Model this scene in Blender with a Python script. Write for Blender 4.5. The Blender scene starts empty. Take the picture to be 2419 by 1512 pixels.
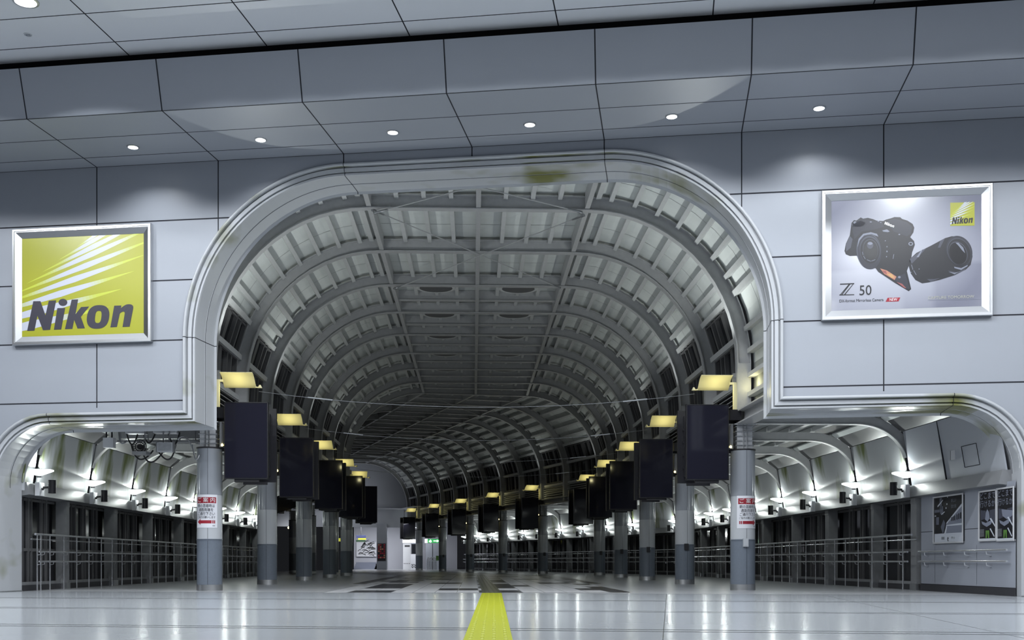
import bpy, bmesh, math, random
from mathutils import Vector, Matrix
random.seed(7)
C = bpy.context.scene.collection
SC = bpy.context.scene

# ------------------------------------------------------------------ camera, world, exposure
FPX, CX, HY, CZ = 2600.0, 1209.5, 1328.0, 0.65      # focal length / principal column / horizon row in pixels, eye height in m
cam = bpy.data.cameras.new('camera')
cam.sensor_fit = 'HORIZONTAL'; cam.sensor_width = 36.0
cam.lens = FPX / 2419.0 * 36.0
cam.shift_x = 0.0
cam.shift_y = (HY - 756.0) / 2419.0
cam.clip_end = 400
camo = bpy.data.objects.new('camera', cam); C.objects.link(camo)
camo.location = (0, 0, CZ); camo.rotation_euler = (math.pi / 2, 0, 0)
SC.camera = camo

world = bpy.data.worlds.new('world'); SC.world = world
world.use_nodes = True
world.node_tree.nodes['Background'].inputs[0].default_value = (0.62, 0.66, 0.76, 1)
world.node_tree.nodes['Background'].inputs[1].default_value = 0.015
SC.view_settings.view_transform = 'Standard'
SC.view_settings.look = 'None'
SC.view_settings.exposure = 0.0
SC.view_settings.gamma = 1.0
SC.view_settings.use_curve_mapping = False
SC.cycles.max_bounces = 7; SC.cycles.diffuse_bounces = 4; SC.cycles.glossy_bounces = 3; SC.cycles.transmission_bounces = 2
SC.cycles.caustics_reflective = False; SC.cycles.caustics_refractive = False

LIGHT = dict(row_near=300, row_far=1150, row_back=760, down=120, aisle=62, warm=6, column=1.6, hall=210, up=200)
COOL = (0.92, 0.96, 1.0)

# ------------------------------------------------------------------ frames of reference
def V(*a): return Vector(a)
W0 = V(0, 21.94, 0)
EW = V(7, -1, 0).normalized()          # along the concourse wall, to the right
MW = V(-1, -7, 0).normalized()         # out of the wall, towards the concourse
def wall(a, b, h): return W0 + EW * a + MW * b + V(0, 0, h)
def wall_at(px, py, b=0.0):            # where a line of sight meets the plane b metres in front of the wall: (a, h)
    r = V((px - CX) / FPX, 1, 0)
    t = (b + W0.dot(MW)) / r.dot(MW)
    p = r * t
    return (p - W0).dot(EW), CZ + (HY - py) / FPX * t

D1 = V(-0.0352, 1, 0).normalized(); N1 = V(D1.y, -D1.x, 0)
D2 = V(-0.347, 1, 0).normalized(); N2 = V(D2.y, -D2.x, 0)
V0, DV = 25.5, 3.53
KB = 8                                  # the walkway bends at this rib
OB = N1 * 0.12 + D1 * (V0 + DV * KB)
KMAX = 19
def frame(k):
    """origin, lateral vector, forward vector of rib k (0 is the first rib behind the wall, -1 the back of the wall)"""
    if k == -1:
        c0 = W0.dot(MW)
        def vv(u): return (-1.02 + c0 - N1.dot(MW) * (u + 0.12)) / D1.dot(MW)
        p0 = N1 * 0.12 + D1 * vv(0); p1 = N1 * 1.12 + D1 * vv(1)
        return p0, p1 - p0, D1
    if k < KB: return N1 * 0.12 + D1 * (V0 + DV * k), N1, D1
    if k == KB:
        nn = (N1 + N2).normalized()
        return OB.copy(), nn / nn.dot(N1), (D1 + D2).normalized()
    return OB + D2 * (DV * (k - KB)), N2, D2
def P(k, u, h, t=0.0):
    o, n, d = frame(k)
    p = o + n * u
    if t:
        o2, n2, d2 = frame(k + 1)
        p = p.lerp(o2 + n2 * u, t)
    return V(p.x, p.y, h)
def at(px, py, Y): return V((px - CX) / FPX * Y, Y, CZ + (HY - py) / FPX * Y)

# ------------------------------------------------------------------ materials
def srgb(r, g, b):
    f = lambda c: (c / 255 / 12.92) if c / 255 <= 0.04045 else ((c / 255 + 0.055) / 1.055) ** 2.4
    return (f(r), f(g), f(b), 1)
def mat(name, col, rough=0.5, metal=0.0, emit=None, es=0.0, noise=0.0, nscale=4.0, coat=0.0, spec=0.5, bump=0.0):
    m = bpy.data.materials.new(name); m.use_nodes = True
    nt = m.node_tree; b = nt.nodes['Principled BSDF']
    c = tuple(col) if len(col) == 4 else tuple(col) + (1,)
    b.inputs['Base Color'].default_value = c
    b.inputs['Roughness'].default_value = rough
    b.inputs['Metallic'].default_value = metal
    b.inputs['Specular IOR Level'].default_value = spec
    b.inputs['Coat Weight'].default_value = coat
    b.inputs['Coat Roughness'].default_value = 0.08
    if emit:
        b.inputs['Emission Color'].default_value = tuple(emit) + (1,)
        b.inputs['Emission Strength'].default_value = es
    if noise or bump:
        tc = nt.nodes.new('ShaderNodeTexCoord'); nz = nt.nodes.new('ShaderNodeTexNoise')
        nz.inputs['Scale'].default_value = nscale; nz.inputs['Detail'].default_value = 6
        nt.links.new(tc.outputs['Object'], nz.inputs['Vector'])
        if noise:
            mx = nt.nodes.new('ShaderNodeMix'); mx.data_type = 'RGBA'
            mx.inputs['A'].default_value = tuple(x * (1 - noise) for x in c[:3]) + (1,)
            mx.inputs['B'].default_value = tuple(min(1, x * (1 + noise)) for x in c[:3]) + (1,)
            nt.links.new(nz.outputs['Fac'], mx.inputs['Factor'])
            nt.links.new(mx.outputs['Result'], b.inputs['Base Color'])
        if bump:
            bp = nt.nodes.new('ShaderNodeBump'); bp.inputs['Strength'].default_value = bump; bp.inputs['Distance'].default_value = 0.01
            nt.links.new(nz.outputs['Fac'], bp.inputs['Height']); nt.links.new(bp.outputs['Normal'], b.inputs['Normal'])
    return m
def stained(name, col, stain, lo=0.55, hi=0.7, sc=(1.3, 1.3, 0.5), rough=0.45, under=0.0):
    """paint with blotches of green algae"""
    m = mat(name, col, rough); nt = m.node_tree; b = nt.nodes['Principled BSDF']
    tc = nt.nodes.new('ShaderNodeTexCoord'); mp = nt.nodes.new('ShaderNodeMapping'); mp.inputs['Scale'].default_value = sc
    nz = nt.nodes.new('ShaderNodeTexNoise'); nz.inputs['Scale'].default_value = 1.0; nz.inputs['Detail'].default_value = 3
    rp = nt.nodes.new('ShaderNodeMapRange'); rp.inputs['From Min'].default_value = lo; rp.inputs['From Max'].default_value = hi
    mx = nt.nodes.new('ShaderNodeMix'); mx.data_type = 'RGBA'
    mx.inputs['A'].default_value = tuple(col[:3]) + (1,); mx.inputs['B'].default_value = tuple(stain[:3]) + (1,)
    nt.links.new(tc.outputs['Object'], mp.inputs['Vector']); nt.links.new(mp.outputs['Vector'], nz.inputs['Vector'])
    if under:      # more growth on faces that look down
        ge = nt.nodes.new('ShaderNodeNewGeometry'); sx = nt.nodes.new('ShaderNodeSeparateXYZ'); r2 = nt.nodes.new('ShaderNodeMapRange'); ad = nt.nodes.new('ShaderNodeMath'); ad.operation = 'ADD'
        r2.inputs['From Min'].default_value = -0.9; r2.inputs['From Max'].default_value = -0.99; r2.inputs['To Min'].default_value = 0.0; r2.inputs['To Max'].default_value = under
        nt.links.new(ge.outputs['True Normal'], sx.inputs['Vector']); nt.links.new(sx.outputs['Z'], r2.inputs['Value'])
        nt.links.new(r2.outputs['Result'], ad.inputs[0]); nt.links.new(nz.outputs['Fac'], ad.inputs[1]); nt.links.new(ad.outputs['Value'], rp.inputs['Value'])
    else: nt.links.new(nz.outputs['Fac'], rp.inputs['Value'])
    nt.links.new(rp.outputs['Result'], mx.inputs['Factor'])
    nt.links.new(mx.outputs['Result'], b.inputs['Base Color'])
    return m

M = {}
M['wall'] = mat('wall_panel_paint', (0.310, 0.330, 0.370), 0.42, noise=0.03, nscale=1.2)
M['seam'] = mat('dark_joint', (0.012, 0.013, 0.02), 0.8)
M['ceil'] = mat('ceiling_panel_paint', (0.66, 0.68, 0.72), 0.45, noise=0.02, nscale=0.7)
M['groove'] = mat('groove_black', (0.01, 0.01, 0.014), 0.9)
M['trim'] = stained('portal_trim_paint', (0.46, 0.475, 0.50), (0.17, 0.175, 0.06), 0.59, 0.72, (0.55, 0.55, 0.8), 0.3, 0.13)
M['steel'] = mat('grey_steel_paint', (0.40, 0.405, 0.415), 0.42, noise=0.12, nscale=9)
M['purlin'] = mat('purlin_paint', (0.54, 0.55, 0.555), 0.5, noise=0.08, nscale=6)
M['deck'] = mat('roof_deck', (0.66, 0.69, 0.68), 0.6, noise=0.10, nscale=2.5)
M['dark'] = mat('dark_metal', (0.02, 0.02, 0.025), 0.5)
M['frame'] = mat('window_frame_grey', (0.11, 0.11, 0.115), 0.45)
M['glass'] = mat('night_window_glass', (0.012, 0.013, 0.016), 0.06, spec=0.6)
M['white_panel'] = stained('white_panel_with_algae', (0.50, 0.52, 0.54), (0.13, 0.16, 0.04), 0.54, 0.66, (1.1, 1.1, 0.35), 0.4)
M['clean_panel'] = mat('clean_white_panel', (0.40, 0.42, 0.46), 0.42)
M['beam'] = mat('header_beam_grey', (0.22, 0.225, 0.235), 0.35, noise=0.08)
M['post'] = mat('post_grey', (0.21, 0.215, 0.225), 0.5, noise=0.18, nscale=7)
M['stainless'] = mat('brushed_stainless', (0.62, 0.63, 0.65), 0.33, 1.0)
M['rail'] = mat('polished_rail', (0.74, 0.75, 0.78), 0.20, 0.85)
M['col_dark'] = mat('column_dark_band', (0.15, 0.175, 0.215), 0.28, noise=0.1, nscale=20, coat=0.3)
M['col_mid'] = mat('column_light_band', (0.47, 0.49, 0.52), 0.22, coat=0.4)
M['col_up'] = mat('column_upper_band', (0.29, 0.31, 0.345), 0.22, coat=0.4)
M['stub'] = mat('column_head_white', (0.40, 0.41, 0.43), 0.6, noise=0.3, nscale=12)
M['screen'] = mat('screen_glass', (0.016, 0.016, 0.026), 0.07, spec=0.5)
M['bezel'] = mat('screen_housing', (0.012, 0.012, 0.016), 0.35)
M['cream'] = mat('cream_reflector', (0.78, 0.73, 0.46), 0.5)
M['bulb_warm'] = mat('warm_bulb', (1, 0.85, 0.4), 0.4, emit=(1, 0.82, 0.35), es=6)
M['bulb_white'] = mat('white_lamp_glass', (1, 1, 1), 0.4, emit=(0.9, 1.0, 0.97), es=4)
M['bulb_down'] = mat('downlight_disc', (1, 1, 1), 0.4, emit=(0.93, 0.97, 1.0), es=14)
M['white'] = mat('white_plastic', (0.62, 0.63, 0.66), 0.4)
M['floor'] = mat('polished_terrazzo', (0.42, 0.445, 0.475), 0.16, noise=0.05, nscale=0.5, spec=0.5)
M['floor_line'] = mat('floor_joint', (0.06, 0.065, 0.075), 0.3)
M['floor_white'] = mat('floor_light_strip', (0.55, 0.58, 0.62), 0.3)
M['walk_floor'] = mat('walkway_stone', (0.40, 0.41, 0.43), 0.26, noise=0.10, nscale=1.1, spec=0.3)
M['tile_light'] = mat('light_tile', (0.52, 0.525, 0.55), 0.32, noise=0.08, nscale=3, spec=0.25)
M['tile_dark'] = mat('dark_tile', (0.03, 0.031, 0.038), 0.32, spec=0.25)
M['yellow'] = mat('tactile_yellow', (0.36, 0.39, 0.012), 0.4, noise=0.06, nscale=8)
M['tact_grey'] = mat('tactile_dull', (0.10, 0.105, 0.07), 0.3, 0.4)
M['post_wall'] = mat('lower_wall_grey', (0.30, 0.32, 0.37), 0.5)
M['baseboard'] = mat('baseboard_black', (0.03, 0.03, 0.036), 0.5)
M['red'] = mat('notice_red', srgb(150, 28, 46), 0.5)
M['ink'] = mat('ink_dark', srgb(52, 50, 62), 0.5)
M['ink_black'] = mat('ink_black', srgb(20, 20, 26), 0.45)
M['paper'] = mat('paper_white', (0.72, 0.73, 0.78), 0.35)
M['logo_yellow'] = mat('poster_yellow', (0.36, 0.365, 0.03), 0.3, coat=0.08)
M['green'] = mat('poster_green', srgb(84, 124, 56), 0.5)
M['bright_frame'] = mat('bright_poster_frame', (0.75, 0.76, 0.79), 0.3, 0.4)
M['letter_white'] = mat('letter_white', (0.8, 0.8, 0.82), 0.5)
M['cable'] = mat('cable_black', (0.02, 0.02, 0.022), 0.5)
M['wire'] = mat('steel_wire', (0.35, 0.36, 0.38), 0.3, 0.8)
M['sign_lit'] = mat('lit_sign_white', (1, 1, 1), 0.5, emit=(0.95, 0.95, 1.0), es=2.2)
M['sign_green'] = mat('lit_sign_green', (0.02, 0.3, 0.08), 0.5, emit=(0.05, 0.45, 0.12), es=0.9)
M['sign_blue'] = mat('blue_sign', srgb(62, 68, 105), 0.5)
M['sign_dim_green'] = mat('dim_green_sign', srgb(58, 84, 62), 0.5)
M['sign_yellow'] = mat('yellow_sign', srgb(205, 205, 50), 0.5, emit=(0.6, 0.6, 0.08), es=0.5)
M['hall_wall'] = mat('hall_wall_white', (0.50, 0.51, 0.57), 0.5)

# ------------------------------------------------------------------ mesh helpers
class MB:
    def __init__(s): s.v = []; s.f = []; s.m = []
    def add(s, vs, fs, mi=0):
        n = len(s.v); s.v += [Vector(x) for x in vs]
        s.f += [tuple(i + n for i in f) for f in fs]; s.m += [mi] * len(fs)
    def quad(s, a, b, c, d, mi=0): s.add([a, b, c, d], [(0, 1, 2, 3)], mi)
    def poly(s, pts, mi=0): s.add(pts, [tuple(range(len(pts)))], mi)
    def hexa(s, p, mi=0):   # eight corners: bottom loop 0-3, top loop 4-7
        s.add(p, [(3, 2, 1, 0), (4, 5, 6, 7), (0, 1, 5, 4), (1, 2, 6, 5), (2, 3, 7, 6), (3, 0, 4, 7)], mi)
    def box(s, o, x, y, z, mi=0):   # corner + three edge vectors
        s.hexa([o, o + x, o + x + y, o + y, o + z, o + x + z, o + x + y + z, o + y + z], mi)
    def cbox(s, c, sx, sy, sz, mi=0):
        s.box(V(*c) - V(sx / 2, sy / 2, sz / 2), V(sx, 0, 0), V(0, sy, 0), V(0, 0, sz), mi)
    def tube(s, pts, r, n=8, mi=0, cap=True):
        pts = [Vector(p) for p in pts]; rings = []
        up = None
        for i, p in enumerate(pts):
            t = (pts[min(i + 1, len(pts) - 1)] - pts[max(i - 1, 0)]).normalized()
            a = t.orthogonal().normalized() if up is None else (up - t * up.dot(t)).normalized()
            up = a; b = t.cross(a)
            rr = r[i] if isinstance(r, (list, tuple)) else r
            rings.append([p + a * rr * math.cos(2 * math.pi * j / n) + b * rr * math.sin(2 * math.pi * j / n) for j in range(n)])
        vs = [q for ring in rings for q in ring]; fs = []
        for i in range(len(rings) - 1):
            for j in range(n):
                fs.append((i * n + j, i * n + (j + 1) % n, (i + 1) * n + (j + 1) % n, (i + 1) * n + j))
        if cap: fs += [tuple(range(n))[::-1], tuple((len(rings) - 1) * n + j for j in range(n))]
        s.add(vs, fs, mi)
    def lathe(s, prof, n=32, mi=0, c=(0, 0, 0), cap=False):
        c = V(*c); k = len(prof)
        vs = [c + V(r * math.cos(2 * math.pi * j / n), r * math.sin(2 * math.pi * j / n), z) for j in range(n) for r, z in prof]
        fs = [(j * k + i, ((j + 1) % n) * k + i, ((j + 1) % n) * k + i + 1, j * k + i + 1) for j in range(n) for i in range(k - 1)]
        if cap: fs += [tuple(j * k + k - 1 for j in range(n)), tuple(j * k for j in range(n))[::-1]]
        s.add(vs, fs, mi)
    def loft(s, secs, mi=0, closed=True, cap=True):   # a list of matching loops
        n = len(secs[0]); vs = [p for q in secs for p in q]; fs = []
        for i in range(len(secs) - 1):
            for j in range(n if closed else n - 1):
                fs.append((i * n + j, i * n + (j + 1) % n, (i + 1) * n + (j + 1) % n, (i + 1) * n + j))
        if cap and closed: fs += [tuple(range(n))[::-1], tuple((len(secs) - 1) * n + j for j in range(n))]
        s.add(vs, fs, mi)
    def build(s, name, mats, parent=None, smooth=False, fix=True):
        me = bpy.data.meshes.new(name)
        off = parent_loc(parent)
        me.from_pydata([tuple(p - off) for p in s.v], [], s.f)
        if not isinstance(mats, (list, tuple)): mats = [mats]
        for q in mats: me.materials.append(M[q] if isinstance(q, str) else q)
        me.polygons.foreach_set('material_index', s.m)
        me.update()
        if fix:
            bm = bmesh.new(); bm.from_mesh(me); bmesh.ops.recalc_face_normals(bm, faces=bm.faces); bm.to_mesh(me); bm.free()
        if smooth:
            me.polygons.foreach_set('use_smooth', [True] * len(me.polygons))
            me.set_sharp_from_angle(angle=math.radians(40))
        o = bpy.data.objects.new(name, me); C.objects.link(o)
        if parent is not None: o.parent = parent
        return o
LOC = {}
def parent_loc(p):
    v = V(0, 0, 0)
    while p is not None:
        v += LOC.get(p.name, V(0, 0, 0)); p = p.parent
    return v
def tag(o, label, cat=None, group=None, kind=None):
    if label: o['label'] = label
    if cat: o['category'] = cat
    if group: o['group'] = group
    if kind: o['kind'] = kind
    return o
def thing(name, label, cat, loc=(0, 0, 0), group=None, kind=None):
    o = bpy.data.objects.new(name, None); C.objects.link(o); o.location = loc; LOC[o.name] = V(*loc)
    o.empty_display_size = 0.1
    return tag(o, label, cat, group, kind)
def structure(o): o['kind'] = 'structure'; return o
def copy_tree(o, loc, rz=0.0, label=None, parent=None):
    c = o.copy(); C.objects.link(c); c.parent = parent
    if parent is None:
        c.location = loc; c.rotation_euler = (0, 0, rz)
        if label: c['label'] = label
    for ch in list(o.children): copy_tree(ch, None, 0, None, c)
    return c
def lamp(name, kind, loc, energy, color=COOL, radius=0.05, parent=None, target=None, size=None, blend=0.2):
    l = bpy.data.lights.new(name, kind); l.energy = energy; l.color = color
    if kind != 'AREA': l.shadow_soft_size = radius
    o = bpy.data.objects.new(name, l); C.objects.link(o)
    loc = Vector(loc)
    o.location = loc - parent_loc(parent)
    if parent is not None: o.parent = parent
    if kind == 'SPOT': l.spot_size = size; l.spot_blend = blend
    if kind == 'AREA': l.shape = 'RECTANGLE'; l.size, l.size_y = size
    if target is not None:
        o.rotation_euler = (Vector(target) - loc).to_track_quat('-Z', 'Y').to_euler()
    return o
def text_mesh(body, size, bold=0.0, shear=0.0, align='CENTER', spacing=1.0):
    cu = bpy.data.curves.new('text', 'FONT'); cu.body = body; cu.size = size; cu.align_x = align; cu.align_y = 'CENTER'
    cu.offset = bold; cu.shear = shear; cu.space_character = spacing; cu.resolution_u = 3; cu.fill_mode = 'FRONT'
    o = bpy.data.objects.new('text', cu); C.objects.link(o)
    dg = bpy.context.evaluated_depsgraph_get(); dg.update()
    me = bpy.data.meshes.new_from_object(o.evaluated_get(dg))
    bpy.data.objects.remove(o); bpy.data.curves.remove(cu)
    return me
def put_text(name, body, size, fn, m, parent, bold=0.0, shear=0.0, align='CENTER', width=None, spacing=1.0):
    """lettering mapped by fn(x, y) onto a surface; width squeezes the line to that length"""
    me = text_mesh(body, size, bold, shear, align, spacing)
    k = 1.0
    if width and len(me.vertices):
        xs = [v.co.x for v in me.vertices]; k = width / max(1e-6, max(xs) - min(xs))
    off = parent_loc(parent)
    for v in me.vertices: v.co = Vector(fn(v.co.x * k, v.co.y)) - off
    me.materials.clear(); me.materials.append(M[m])
    o = bpy.data.objects.new(name, me); C.objects.link(o); o.parent = parent
    return o

ORD = ['first', 'second', 'third', 'fourth', 'fifth', 'sixth', 'seventh', 'eighth', 'ninth', 'tenth', 'eleventh', 'twelfth',
       'thirteenth', 'fourteenth', 'fifteenth', 'sixteenth', 'seventeenth', 'eighteenth', 'nineteenth', 'twentieth', 'twenty-first', 'twenty-second']
def side_word(s): return 'left' if s < 0 else 'right'

# ------------------------------------------------------------------ concourse: floor
mb = MB()
mb.quad(wall(-24, -1.06, 0), wall(24, -1.06, 0), wall(24, 34, 0), wall(-24, 34, 0), 0)
for b in (3.15, 7.2, 11.2, 15.1, 19.0):
    for db in (-0.14, 0.14):
        mb.quad(wall(-24, b + db - 0.025, 0.0015), wall(24, b + db - 0.025, 0.0015), wall(24, b + db + 0.025, 0.0015), wall(-24, b + db + 0.025, 0.0015), 1)
for a in (-9.4, -6.4, 3.05, 6.1, 9.1):
    mb.quad(wall(a - 0.004, -1.06, 0.001), wall(a + 0.004, -1.06, 0.001), wall(a + 0.004, 34, 0.001), wall(a - 0.004, 34, 0.001), 1)
mb.quad(wall(-24, -1.10, 0.002), wall(24, -1.10, 0.002), wall(24, -1.02, 0.002), wall(-24, -1.02, 0.002), 2)
structure(mb.build('floor', ['floor', 'floor_line', 'floor_white'], fix=False))
# walkway floor with its tiled middle band
mb = MB()
mb.quad(wall(-24, -1.06, 0), wall(-24, -110, 0), wall(40, -110, 0), wall(24, -1.06, 0), 0)
cw, cd = 0.47, 1.9
def walk(u, v):     # point on the floor v metres beyond the back of the wall opening, following the bend
    vv = 23.2 + v; vb = V0 + DV * KB
    if vv <= vb + 0.15 * u: p = N1 * (0.12 + u) + D1 * vv
    else: p = OB + N2 * u + D2 * (vv - vb)
    return p
for j in range(26):
    for i in range(-7, 7):
        u0, v0 = i * cw, 0.25 + j * cd
        dark = ((i + 3 * (j % 4)) % 6) in (0, 1) if j % 2 == 0 else ((i + 2 * j) % 7) in (0, 1)
        g = 0.008; z = V(0, 0, 0.0015)
        mb.quad(walk(u0 + g, v0 + g) + z, walk(u0 + cw - g, v0 + g) + z, walk(u0 + cw - g, v0 + cd - g) + z, walk(u0 + g, v0 + cd - g) + z, 2 if dark else 1)
for s in (-1, 1):
    for j in range(5, 26):
        v0 = 0.25 + j * cd; z = V(0, 0, 0.0015)
        a, b = sorted((s * 3.35, s * 3.75))
        mb.quad(walk(a, v0) + z, walk(b, v0) + z, walk(b, v0 + cd) + z, walk(a, v0 + cd) + z, 2)
structure(mb.build('floor', ['walk_floor', 'tile_light', 'tile_dark'], fix=False))

# tactile strips: flat slab with raised bars
def tactile(label, p0, p1, m, nb):
    t = thing('tactile_paving', label, 'tactile strip', tuple(p0))
    d = (p1 - p0); L = d.length; d.normalize(); n = V(d.y, -d.x, 0)
    mb = MB(); mb.box(p0 - n * 0.205, n * 0.41, d * L, V(0, 0, 0.006)); mb.build('strip', m, t)
    mb = MB(); k = int(L / 0.31)
    for i in range(k):
        for j in range(4):
            q = p0 + d * (i * 0.31 + 0.03) + n * (-0.15 + 0.1 * j - 0.016) + V(0, 0, 0.006)
            w, l = 0.032, 0.25
            mb.hexa([q, q + n * w, q + n * w + d * l, q + d * l] + [q + n * 0.007 + d * 0.01 + V(0, 0, 0.005), q + n * (w - 0.007) + d * 0.01 + V(0, 0, 0.005), q + n * (w - 0.007) + d * (l - 0.01) + V(0, 0, 0.005), q + n * 0.007 + d * (l - 0.01) + V(0, 0, 0.005)])
    mb.build('raised_bars', m, t)
tactile('bright yellow tactile guide strip running across the polished foreground floor', V(-0.10, 3.0, 0), V(-0.425, 23.05, 0), 'yellow', 4)
tactile('dull grey tactile guide strip running down the middle of the covered walkway', walk(0.28, 0.05), walk(0.28, 30.6), 'tact_grey', 4)

# ------------------------------------------------------------------ concourse: wall with stepped opening
def arc(cx, cy, r, a0, a1, n=20):
    return [(cx + r * math.cos(math.radians(a0 + (a1 - a0) * i / n)), cy + r * math.sin(math.radians(a0 + (a1 - a0) * i / n))) for i in range(n + 1)]
def opening(ins):
    """outline of the portal (a, h), inset by ins, from left foot to right foot; each point with a segment index"""
    R, r = 3.44 - ins, 1.45 - ins
    pts = [(-11.40 + ins, 2.25)]
    pts += arc(-9.95, 3.80 - 1.45, r, 180, 90, 12)
    pts += [(-6.905 + ins, 3.80 - ins)]
    pts += arc(-3.465, 8.765 - 3.44, R, 180, 90, 28)
    pts += arc(1.834, 8.765 - 3.44, R, 90, 0, 28)
    pts += [(5.274 - ins, 3.83 - ins)]
    pts += arc(8.405, 3.83 - 1.45, r, 90, 0, 12)
    pts += [(9.855 - ins, 2.33)]
    return pts
OUT = opening(0.0)
mb = MB()
HT = 8.97
outline = [(-18, 0), (-18, HT), (16, HT), (16, 0), (9.855, 0)] + OUT[::-1] + [(-11.40, 0)]
mb.poly([wall(a, 0, h) for a, h in outline], 0)
me_w = mb
# panel joints as thin recess-coloured fillets
def in_hole(a, h):
    if h > 8.765 or a < -11.40 or a > 9.855: return False
    if h < 3.8: return True
    if -6.905 <= a <= 5.274:
        for cx, sgn in ((-3.465, -1), (1.834, 1)):
            if sgn * (a - cx) > 0 and h > 5.325: return math.hypot(a - cx, h - 5.325) < 3.44
        return True
    return False
SA = [-14.14, -11.49, -8.835, -6.15, -3.465, -0.81, 1.835, 4.49, 7.14, 9.8, 12.45]
SH = [7.78, 6.53, 5.28, 4.02]
def run(f, lo, hi, step=0.02):
    out = []; t = lo; st = None
    while t <= hi:
        inside = f(t)
        if not inside and st is None: st = t
        if inside and st is not None: out.append((st, t - step)); st = None
        t += step
    if st is not None: out.append((st, hi))
    return out
for a in SA:
    for h0, h1 in run(lambda h: in_hole(a, h) or (h < 3.9), 0.0, HT):
        mb.box(wall(a - 0.011, 0.0, h0), EW * 0.022, MW * 0.003, V(0, 0, h1 - h0), 1)
for h in SH:
    for a0, a1 in run(lambda a: in_hole(a, h), -18, 16):
        mb.box(wall(a0, 0.0, h - 0.013), EW * (a1 - a0), MW * 0.003, V(0, 0, 0.026), 1)
# joints below the soffit edge
structure(mb.build('wall_back', ['wall', 'seam'], fix=False))

# soffit and fascia above the portal
mb = MB()
mb.quad(wall(-18, 0, HT), wall(16, 0, HT), wall(16, 2.55, HT), wall(-18, 2.55, HT), 0)
mb.quad(wall(-18, 2.55, HT), wall(16, 2.55, HT), wall(16, 2.80, 9.81), wall(-18, 2.80, 9.81), 0)
mb.quad(wall(-18, 2.80, 9.81), wall(16, 2.80, 9.81), wall(16, 2.55, 9.83), wall(-18, 2.55, 9.83), 2)
mb.quad(wall(-18, 2.55, 9.83), wall(16, 2.55, 9.83), wall(16, 2.50, 10.06), wall(-18, 2.50, 10.06), 2)
for a in SA:
    mb.box(wall(a - 0.011, 0.0, HT - 0.003), EW * 0.022, MW * 2.55, V(0, 0, 0.003), 1)
    q = wall(a - 0.012, 2.553, HT); t = wall(0, 2.803, 9.81) - wall(0, 2.553, HT)
    mb.quad(q, q + EW * 0.024, q + EW * 0.024 + t, q + t, 1)
for b, w in ((0.53, 0.008), (1.52, 0.008), (0.006, 0.010), (2.545, 0.012)):
    mb.box(wall(-18, b - w, HT - 0.003), EW * 34, MW * (2 * w), V(0, 0, 0.003), 1)
structure(mb.build('ceiling_soffit', ['wall', 'seam', 'groove'], fix=False))

# concourse ceiling
mb = MB(); HC = 10.0
mb.quad(wall(-24, 2.62, HC), wall(24, 2.62, HC), wall(24, 34, HC), wall(-24, 34, HC), 0)
for i in range(-5, 7):
    a = -6.76 + 2.65 * (i + 1)
    mb.box(wall(a - 0.011, 2.62, HC - 0.003), EW * 0.022, MW * 30, V(0, 0, 0.003), 1)
for b in (3.15, 4.18, 5.21, 6.24, 7.27, 8.3, 9.33):
    mb.box(wall(-24, b - 0.010, HC - 0.003), EW * 48, MW * 0.02, V(0, 0, 0.003), 1)
structure(mb.build('ceiling', ['ceil', 'seam'], fix=False))

# portal trim: moulded profile swept along the opening
PROF = [(0.0, 0.0), (0.0, 0.05), (0.015, 0.062), (0.04, 0.062), (0.055, 0.045), (0.055, -0.05), (0.085, -0.05), (0.085, -0.01), (0.155, -0.02), (0.155, -0.09),
        (0.178, -0.09), (0.178, -0.05), (0.213, -0.055), (0.22, -0.10), (0.22, -0.55), (0.228, -0.552), (0.228, -0.572), (0.22, -0.575), (0.235, -1.00), (0.285, -1.02)]
mb = MB()
loops = [[wall(a, b, h) for a, h in opening(n)] for n, b in PROF]
for i in range(len(PROF) - 1):
    for j in range(len(loops[0]) - 1):
        mb.quad(loops[i][j], loops[i][j + 1], loops[i + 1][j + 1], loops[i + 1][j], 1 if i == 15 else 0)
# cross joints
o0 = opening(0.0)
for j in (13, 15, 43, 44, 72, 74):
    for i in range(len(PROF) - 1):
        p, q = loops[i][j], loops[i + 1][j]
        t = (loops[i][min(j + 1, len(o0) - 1)] - loops[i][j]).normalized() * 0.014
        nrm = (q - p).cross(t).normalized() * 0.003
        if (q - p).length > 1e-4:
            for sg in (1, -1):
                mb.quad(p + nrm * sg, q + nrm * sg, q + t + nrm * sg, p + t + nrm * sg, 1)
# bottom caps of the moulded part
for j in (0, len(o0) - 1):
    mb.poly([l[j] for l in loops] + [wall(o0[j][0] , -1.02, o0[j][1])], 0)
tr = mb.build('trim_1', ['trim', 'seam'], fix=True, smooth=True); structure(tr)
# flat jamb posts under the moulded trim
for i, (a0, a1, b0) in enumerate(((-11.6, -11.17, 2.25), (9.625, 10.05, 2.33))):
    mb = MB()
    mb.box(wall(a0, -1.0, 0), EW * (a1 - a0), MW * 0.985, V(0, 0, b0 + 0.02), 0)
    mb.box(wall(a0, -1.01, 0), EW * (a1 - a0 + (0.01 if i == 0 else 0)) - EW * 0.0, MW * 1.0, V(0, 0, 0.02), 1)
    structure(mb.build('trim_%d' % (i + 2), ['trim', 'stainless']))

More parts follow.
